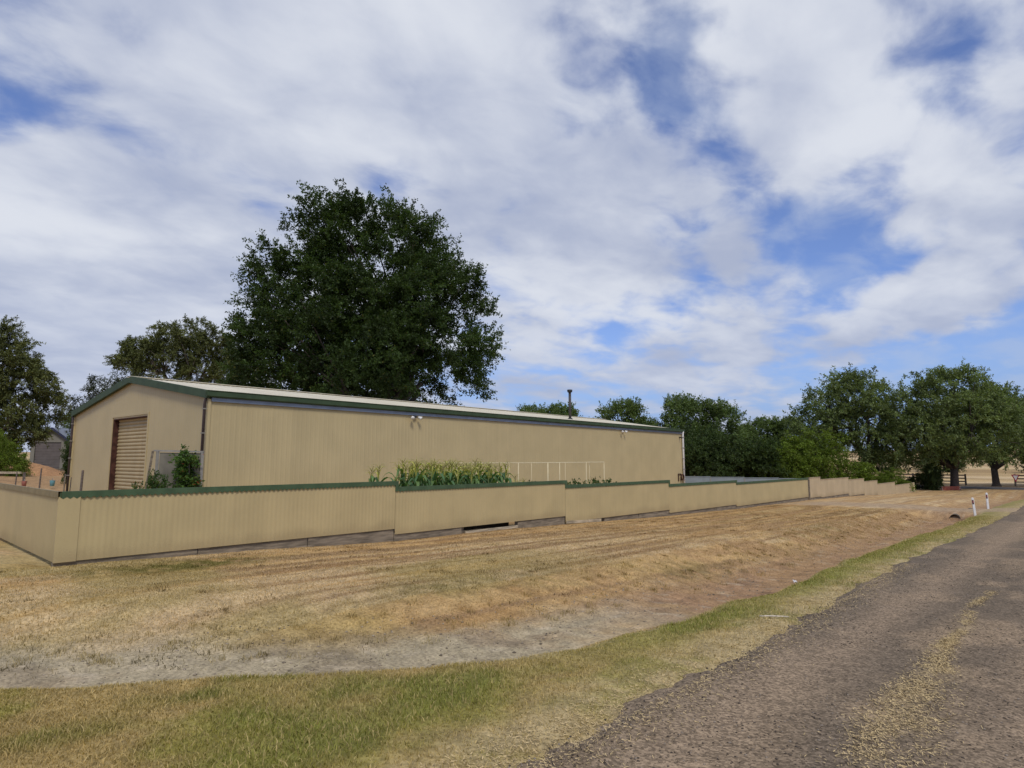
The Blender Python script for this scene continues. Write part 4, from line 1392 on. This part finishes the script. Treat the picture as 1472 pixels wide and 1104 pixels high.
for i, (x, y, s, lab) in enumerate(((-26.9, 176, 1.5, 'hazy shrub in the paddock between the fence end and the thick trunk'), (-9.2, 180, 1.3, 'shrub in the paddock right of the thick trunk'), (3.5, 176, 1.5, 'shrub in the paddock above the give way sign'), (-38, 168, 1.4, 'shrub in the paddock above the round green bush'))):
    place('paddock_bush', P_BUSH, x, y, s, i * 2.0, lab, 'bush', 'shrubs in the far paddock')

# shrubs along the yard
CL = empty('climbing_rose', (-20.22, 7.38, 0), 0, 'leafy climbing rose with coral flowers at the right post of the grey screen', 'rose')
rg = np.random.default_rng(5)
C = np.array([(-.18 + rg.normal() * .17 + .30 * max(0, 1.1 - z), rg.normal() * .14, z) for z in np.linspace(.2, 1.88, 64)]); O = rg.normal(size=C.shape); O /= np.linalg.norm(O, axis=1, keepdims=True)
V, F, c = leaf_cloud(rg, C, O, 6, 10, .22, .085, .05, col=(.075, .14, .03), var=.4, cvar=.3, yellow=.12, cr=.2)
link('foliage', np_mesh('foliage', V, F, M['leaf'], c), CL)
mb = MB()
for k in range(3):
    mb.tube([(.1 * k - .2, 0, -.3), (.05 * k - .15, .03, .8), (-.15 + .06 * k, 0, 1.6)], [.014, .012, .008], 5)
mb.obj('stem', M['rail'], CL)
for k, (x, y, z) in enumerate(((.50, .1, .97), (.56, .05, 1.01), (.62, .12, 1.05), (.44, .0, .94), (.02, -.2, 1.55), (.05, -.2, 1.33), (.48, .2, 1.83))):
    mb = MB()
    for j in range(5):
        a = j * 1.2566
        mb.quad((x, y, z), (x + .028 * math.cos(a), y + .028 * math.sin(a), z + .012), (x + .04 * math.cos(a + .5), y + .04 * math.sin(a + .5), z + .02), (x + .028 * math.cos(a + 1.1), y + .028 * math.sin(a + 1.1), z + .012))
    mb.obj('flower', M['petal'], CL)
place('garden_plant', P_SHRUB, -20.75, 6.55, (.55, .5, .95), .4, 'small yellow green plant in front of the grey screen', 'plant', z=-.05)
for i, (y, s, lab) in enumerate(((18.9, .8, 'low leafy plant at the right end of the corn'), (19.7, .7, 'low leafy plant under the second frame post'), (20.6, .75, 'low leafy plant below the middle of the garden frame'), (22.3, .85, 'low bushy plant near the middle of the garden frame'), (24.2, .9, 'bushy plant just past the fence step below the frame'), (25.3, .75, 'small plant at the right end of the garden frame'))):
    place('garden_plant', P_SHRUB, -16.6, y, (s * 1.0, s * 1.0, s * 1.12), i * 1.1, lab, 'plant', 'low plants under the garden frame')

# ------------------------------------------------------------------ roadside things
def guide_post(x, y, tx, lab):
    e = empty('guide_post', (x, y, gz(x, y)), math.radians(10), lab, 'guide post', 'white guide posts at the driveway')
    mb = MB(); mb.box(-.05, .05, -.02, .02, -.2, .86)
    n = len(mb.v); mb.v += [(-.05, -.02, .86), (.05, -.02, .86), (.05, .02, .86), (-.05, .02, .86), (-.025, -.018, .90), (.025, -.018, .90), (.025, .018, .90), (-.025, .018, .90)]
    mb.f += [tuple(n + i for i in q) for q in ((4, 5, 6, 7), (0, 1, 5, 4), (1, 2, 6, 5), (2, 3, 7, 6), (3, 0, 4, 7))]
    mb.obj('post', M['white'], e, False, .006)
    mb = MB(); mb.box(-.052, .018, -.026, -.021, .60, .80); mb.obj('reflector', M['black'], e)
    mb = MB(); mb.box(-.035, .005, -.030, -.0265, .66, .77); mb.obj('reflector_lens', M['sign_red'], e)
    e.rotation_euler = (math.radians(3), math.radians(tx), math.radians(38))


guide_post(-4.31, 36.3, -6, 'nearer white guide post with dark reflector, leaning left beside the driveway')
guide_post(-4.29, 40.9, -3, 'farther white guide post with dark reflector on the far side of the driveway')

cu = empty('culvert_pipe', (-5.15, 36.95, gz(-5.15, 35.6) - .10), 0, 'dark concrete culvert mouth under the driveway beside the guide posts', 'culvert')
mb = MB()
for r, y in ((.222, -.35), (.20, -.35), (.20, 4.8), (.222, 4.8)):
    for k in range(14):
        a = 2 * math.pi * k / 14; mb.v.append((r * math.cos(a), y, .2 + r * math.sin(a)))
for j in range(4):
    for k in range(14):
        a = j * 14 + k; b = j * 14 + (k + 1) % 14; c_ = ((j + 1) % 4) * 14 + (k + 1) % 14; d_ = ((j + 1) % 4) * 14 + k
        mb.f.append((a, b, c_, d_))
mb.obj('pipe', M['concrete'], cu, True)
mb = MB(); mb.tube([(0, .8, .2), (0, .85, .2)], [.199, .199], 14); mb.obj('bore_shade_disc', M['dark'], cu)  # dark disc closing the bore, painted in place of the shade inside

# brick edging
be = empty('brick_edging', (-11.3, 79.4, gz(-11.3, 79.4)), math.radians(43), 'low red brick edging beside the thick tree trunk', 'brick edging')
mb = MB()
for r in range(6):
    for k in range(7 if r % 2 else 8):
        x0 = -.98 + k * .245 + (.12 if r % 2 else 0)
        mb.box(x0, x0 + .232, -.055, .055, -.1 + r * .086, -.1 + r * .086 + .076)
tag(mb.obj('brickwork', M['brick'], be), kind='stuff')
mb = MB(); mb.box(-.97, .97, -.046, .046, -.15, .40); mb.obj('mortar_core', M['mortar'], be)

# post and rail fences past the cross road
def rail_fence(p, q, lab, npost):
    e = empty('rail_fence', (p[0], p[1], 0), 0, lab, 'fence', 'post and rail fences past the cross road')
    p = np.array(p, float); q = np.array(q, float)
    pts = [p + (q - p) * k / (npost - 1) for k in range(npost)]
    for k, a in enumerate(pts):
        z = gz(*a); l = a - p
        mb = MB(); mb.box(l[0] - .09, l[0] + .09, l[1] - .09, l[1] + .09, z - .3, z + 1.38); mb.obj('post', M['rail'], e)
        if k < npost - 1:
            b = pts[k + 1]; lb = b - p; zb = gz(*b)
            for h in (.45, .85, 1.22):
                mb = MB(); mb.bar((*l, z + h), (*lb, zb + h), .06, .14); mb.obj('rail', M['rail'], e)


rail_fence((-34, 93.6), (-12.1, 96.2), 'dark post and rail fence behind the thick tree trunk', 9)
rail_fence((-7.3, 96.8), (16, 99.6), 'dark post and rail fence behind the give way sign', 9)

sg = empty('give_way_sign', (-6.93, 92.6, gz(-6.93, 92.6)), math.radians(43), 'triangular give way sign on a thin pole near the right edge', 'sign')
mb = MB(); mb.tube([(0, .03, -.3), (0, .03, 1.55)], [.03, .03], 8); mb.obj('pole', M['grey_metal'], sg, True)
def tri(y0, y1, zc, r, mat, nm):
    mb = MB()
    pts = [(-r, zc + r * .58), (r, zc + r * .58), (0, zc - r * 1.16)]
    for y in (y0, y1):
        for x, z in pts:
            mb.v.append((x, y, z))
    mb.f += [(0, 2, 1), (3, 4, 5), (0, 1, 4, 3), (1, 2, 5, 4), (2, 0, 3, 5)]
    return mb.obj(nm, mat, sg)


tri(-.012, .0, 1.12, .50, M['sign_red'], 'sign_border')
tri(-.018, -.013, 1.12, .31, M['sign_white'], 'sign_face')

# stick and litter on the verge
mb = MB(); mb.tube([(-.14, -.07, .018), (0, .0, .022), (.16, .09, .016)], [.009, .011, .007], 6)
o = mb.obj('stick', M['stick']); o.location = (-2.98, 7.8, gz(-2.98, 7.8) + .01); o.rotation_euler = (0, 0, math.radians(10)); tag(o, 'pale bleached stick lying on the verge by the road edge', 'stick')
mb = MB(); n = 6
for k in range(n):
    for j in range(3):
        mb.v.append((k * .05 - .12, j * .03 - .03, .02 + .015 * math.sin(k * 2.1 + j * 1.7)))
for k in range(n - 1):
    for j in range(2):
        a = 3 * k + j; mb.f.append((a, a + 3, a + 4, a + 1))
o = mb.obj('litter', M['sign_white']); o.location = (-4.75, 13.7, gz(-4.75, 13.7)); o.rotation_euler = (0, 0, 2.0); tag(o, 'scrap of crumpled white plastic on the ditch bank', 'litter')
so = o.modifiers.new('thick', 'SOLIDIFY'); so.thickness = .004

# ------------------------------------------------------------------ grass, stones and straw
def blades(name, x, y, h, w, colmul, label_, seed, lean=.6, dry=None):
    rng = np.random.default_rng(seed)
    n = len(x)
    z = ground_z(x, y) - .004
    c = ground_col(x, y)
    if dry is not None:
        c = c * (1 - dry[:, None]) + dry[:, None] * np.array((.40, .31, .15))
    c = c * colmul * (.65 + .75 * rng.random((n, 1)))
    a = rng.random(n) * 6.283
    hh = h * (.5 + .9 * rng.random(n)); ww = w * (.7 + .6 * rng.random(n))
    la = rng.random(n) * 6.283; lm = hh * lean * rng.random(n)
    P = np.stack([x, y, z], -1)
    s = np.stack([np.cos(a) * ww / 2, np.sin(a) * ww / 2, np.zeros(n)], -1)
    m = P + np.stack([np.cos(la) * lm * .35, np.sin(la) * lm * .35, hh * .6], -1)
    t = P + np.stack([np.cos(la) * lm * 1.1, np.sin(la) * lm * 1.1, hh * .92], -1)
    V = np.stack([P - s, P + s, m + s * .7, t, m - s * .7], 1).reshape(-1, 3)
    b = np.arange(n)[:, None] * 5
    # quad lower part + triangle tip written as two triangles + tip
    F = np.concatenate([b + np.array([0, 1, 2]), b + np.array([0, 2, 4]), b + np.array([4, 2, 3])], 0)
    me = np_mesh(name, V, F, M['blade'], np.repeat(c, 5, axis=0))
    o = link(name, me)
    tag(o, label_, 'grass', None, 'stuff')


rg = np.random.default_rng(77)


def scatter(n, x0, x1, y0, y1, pw):
    """random points, denser where the ground is nearer the road end of the lot"""
    x = x0 + (x1 - x0) * rg.random(n); y = y0 + (y1 - y0) * rg.random(n) ** pw
    return x, y


# verge
x, y = scatter(420000, -9.5, -2.3, .3, 34, 2.3)
s = edge_s(x, y) + (fbm(x * 1.5, y * 1.5, 31, 4) - .5) * .45
rl = road_left(y) + (fbm(x * 1.6, y * 1.6, 81, 4) - .5) * .35
k = (s < .05) & (x < rl + .05 + .30 * rg.random(len(x)) ** 2.5)
k &= rg.random(len(x)) < np.clip(.35 + .65 * sst(rl - x, .0, .9), 0, 1)
x, y = x[k], y[k]
lush = fbm(x * 1.0, y * .7, 51, 3)
blades('verge_grass', x, y, .024 + .020 * sst(lush, .45, .65), .0055 + .00025 * np.hypot(x, y), 1.2, 'short green and straw coloured grass on the road verge', 1, 1.3, np.where(rg.random(len(x)) < .32, .75, 0.0))
# lawn
x, y = scatter(520000, -13.4, -4.0, -3.0, 36, 1.7)
s = edge_s(x, y) + (fbm(x * 1.5, y * 1.5, 31, 4) - .5) * .45
k = (s > .9) & ((s > 2.3) | (rg.random(len(x)) < .12 + .7 * sst(s, 1.1, 2.4)))
k &= rg.random(len(x)) < .35 + .65 * sst(fbm(x * 1.9 + .02 * y, y * .09, 44, 4), .40, .58)
x, y = x[k], y[k]
blades('dry_lawn_grass', x, y, np.full(len(x), .026), .0055 + .00028 * np.hypot(x, y), 1.1, 'closely mown dry straw coloured grass between fence and ditch', 2, 1.1)
# taller dead tufts along the ditch
tx = []; ty = []
for k_ in range(300):
    yy = .5 + 30 * rg.random() ** 1.5; j = np.interp(yy, EDGE[:, 1], EDGE[:, 0]); xx = j - 1.5 - 1.6 * rg.random()
    m_ = int(8 + 22 * rg.random()); tx.append(xx + rg.normal(size=m_) * .045); ty.append(yy + rg.normal(size=m_) * .045)
x = np.concatenate(tx); y = np.concatenate(ty)
blades('ditch_tufts', x, y, np.full(len(x), .06), .0065 + .0002 * np.hypot(x, y), 1.0, 'scattered tufts of dead grass in the ditch', 3, 1.2, np.full(len(x), .45))


tx = []; ty = []
for k_ in range(260):
    yy = 1 + 34 * rg.random() ** 1.3; xx = -12.8 + 6.6 * rg.random()
    m_ = int(10 + 30 * rg.random()); tx.append(xx + rg.normal(size=m_) * (.03 + .08 * rg.random())); ty.append(yy + rg.normal(size=m_) * (.03 + .12 * rg.random()))
x = np.concatenate(tx); y = np.concatenate(ty)
blades('lawn_weeds', x, y, np.full(len(x), .04), .008 + .0003 * np.hypot(x, y), .55, 'small dark weed tufts dotted over the dry lawn', 6, 1.4)


def stones(name, x, y, size, z, col, lab, seed):
    rng = np.random.default_rng(seed); n = len(x)
    oc = np.array([(1, 0, 0), (0, 1, 0), (-1, 0, 0), (0, -1, 0), (0, 0, .7), (0, 0, -.7)], float)
    fc = np.array([(0, 1, 4), (1, 2, 4), (2, 3, 4), (3, 0, 4), (1, 0, 5), (2, 1, 5), (3, 2, 5), (0, 3, 5)])
    V = oc[None] * (.6 + .8 * rng.random((n, 6, 1))) * size[:, None, None]
    a = rng.random(n) * 6.28; ca, sa = np.cos(a)[:, None], np.sin(a)[:, None]
    Vx = V[..., 0] * ca - V[..., 1] * sa; Vy = V[..., 0] * sa + V[..., 1] * ca
    V = np.stack([Vx + x[:, None], Vy + y[:, None], V[..., 2] + (z + size * .15)[:, None]], -1)
    F = (np.arange(n)[:, None, None] * 6 + fc[None]).reshape(-1, 3)
    o = link(name, np_mesh(name, V.reshape(-1, 3), F, M['stone'], np.repeat(col, 6, axis=0)))
    tag(o, lab, 'stones', None, 'stuff')


def road_z(x, y):
    z = base_z(x, y) + .012 + .04 * np.sqrt(np.clip(1 - (x / 3.4) ** 2, 0, 1))
    z = z - .018 * (np.exp(-((x + .35) / .4) ** 2) + np.exp(-((x + 2.0) / .35) ** 2))
    return z + (fbm(x * 7, y * 7, 82, 3) - .5) * .008 + (fbm(x * 1.2, y * .8, 83, 3) - .5) * .03


n = 26000
x = -2.75 + 5.2 * rg.random(n) ** 1.25; y = 2.2 + 16 * rg.random(n) ** 1.7
k = (fbm(x * 1.4, y * .8, 91, 3) + .25 * sst(x, -1.9, -2.6) > .42) & (x > road_left(y) + .02)
x, y = x[k], y[k]
g = rg.random((len(x), 1))
col = np.where(g < .62, np.array((.062, .050, .040)) * (1 + g), np.array((.24, .20, .16)) * (.5 + .7 * g))
stones('road_gravel', x, y, .003 + .008 * rg.random(len(x)) ** 2.6, np.maximum(road_z(x, y), ground_z(x, y)), col, 'loose dark gravel lying on the road', 4)
n = 5000
x = -7.8 + 3.2 * rg.random(n); y = .2 + 24 * rg.random(n) ** 1.4
s = edge_s(x, y); k = (s > .1) & (s < 2.4); x, y = x[k], y[k]
g = rg.random((len(x), 1))
stones('ditch_stones', x, y, .005 + .016 * rg.random(len(x)) ** 3, ground_z(x, y), np.array((.30, .25, .19)) * (.4 + .9 * g), 'small stones and clods on the bare ditch floor', 5)

# straw fragments lying on the road and its edge
n = 26000
y = 2.6 + 9.5 * rg.random(n) ** 1.25
x = np.interp(y, [3.5, 4, 5.5, 8, 10], [-.90, -.97, -1.15, -1.22, -1.3]) + .03 * np.sin(y * 2.3) + rg.normal(size=n) * (.095 * sst(y, 8, 5.0) + .04)
k = fbm(x * 4, y * 3, 93, 3) + .5 * (rg.random(n) - .5) > .44 + .16 * sst(y, 6.0, 8.5)
k &= ~((y > 8) & (rg.random(n) < .55))
x, y = x[k], y[k]
n2 = 15000
y2 = 2.3 + 12 * rg.random(n2) ** 1.5; x2 = road_left(y2) + rg.normal(size=n2) * .20 - .02
k2 = x2 > road_left(y2) - .5
x = np.concatenate([x, x2[k2]]); y = np.concatenate([y, y2[k2]])
n = len(x)
z = np.maximum(np.where(x > road_left(y) + .1, road_z(x, y), -9), ground_z(x, y)) + .004 + .008 * rg.random(n)
a = rg.random(n) * 6.28; ln = .010 + .022 * rg.random(n); w = .0012 + .0012 * rg.random(n)
d = np.stack([np.cos(a), np.sin(a), rg.normal(size=n) * .25], -1); sd = np.stack([-np.sin(a), np.cos(a), np.zeros(n)], -1)
P = np.stack([x, y, z], -1)
V = np.stack([P - d * ln[:, None] / 2 - sd * w[:, None], P + d * ln[:, None] / 2 - sd * w[:, None], P + d * ln[:, None] / 2 + sd * w[:, None], P - d * ln[:, None] / 2 + sd * w[:, None] + np.array((0, 0, .003))], 1)
c = np.array((.50, .385, .205)) * (.6 + .7 * rg.random((n, 1)))
o = link('straw_litter', np_mesh('straw_litter', V.reshape(-1, 3), np.arange(n * 4).reshape(n, 4), M['straw'], np.repeat(c, 4, axis=0)))
tag(o, 'dry straw scattered between the wheel tracks and along the road edge', 'straw', None, 'stuff')
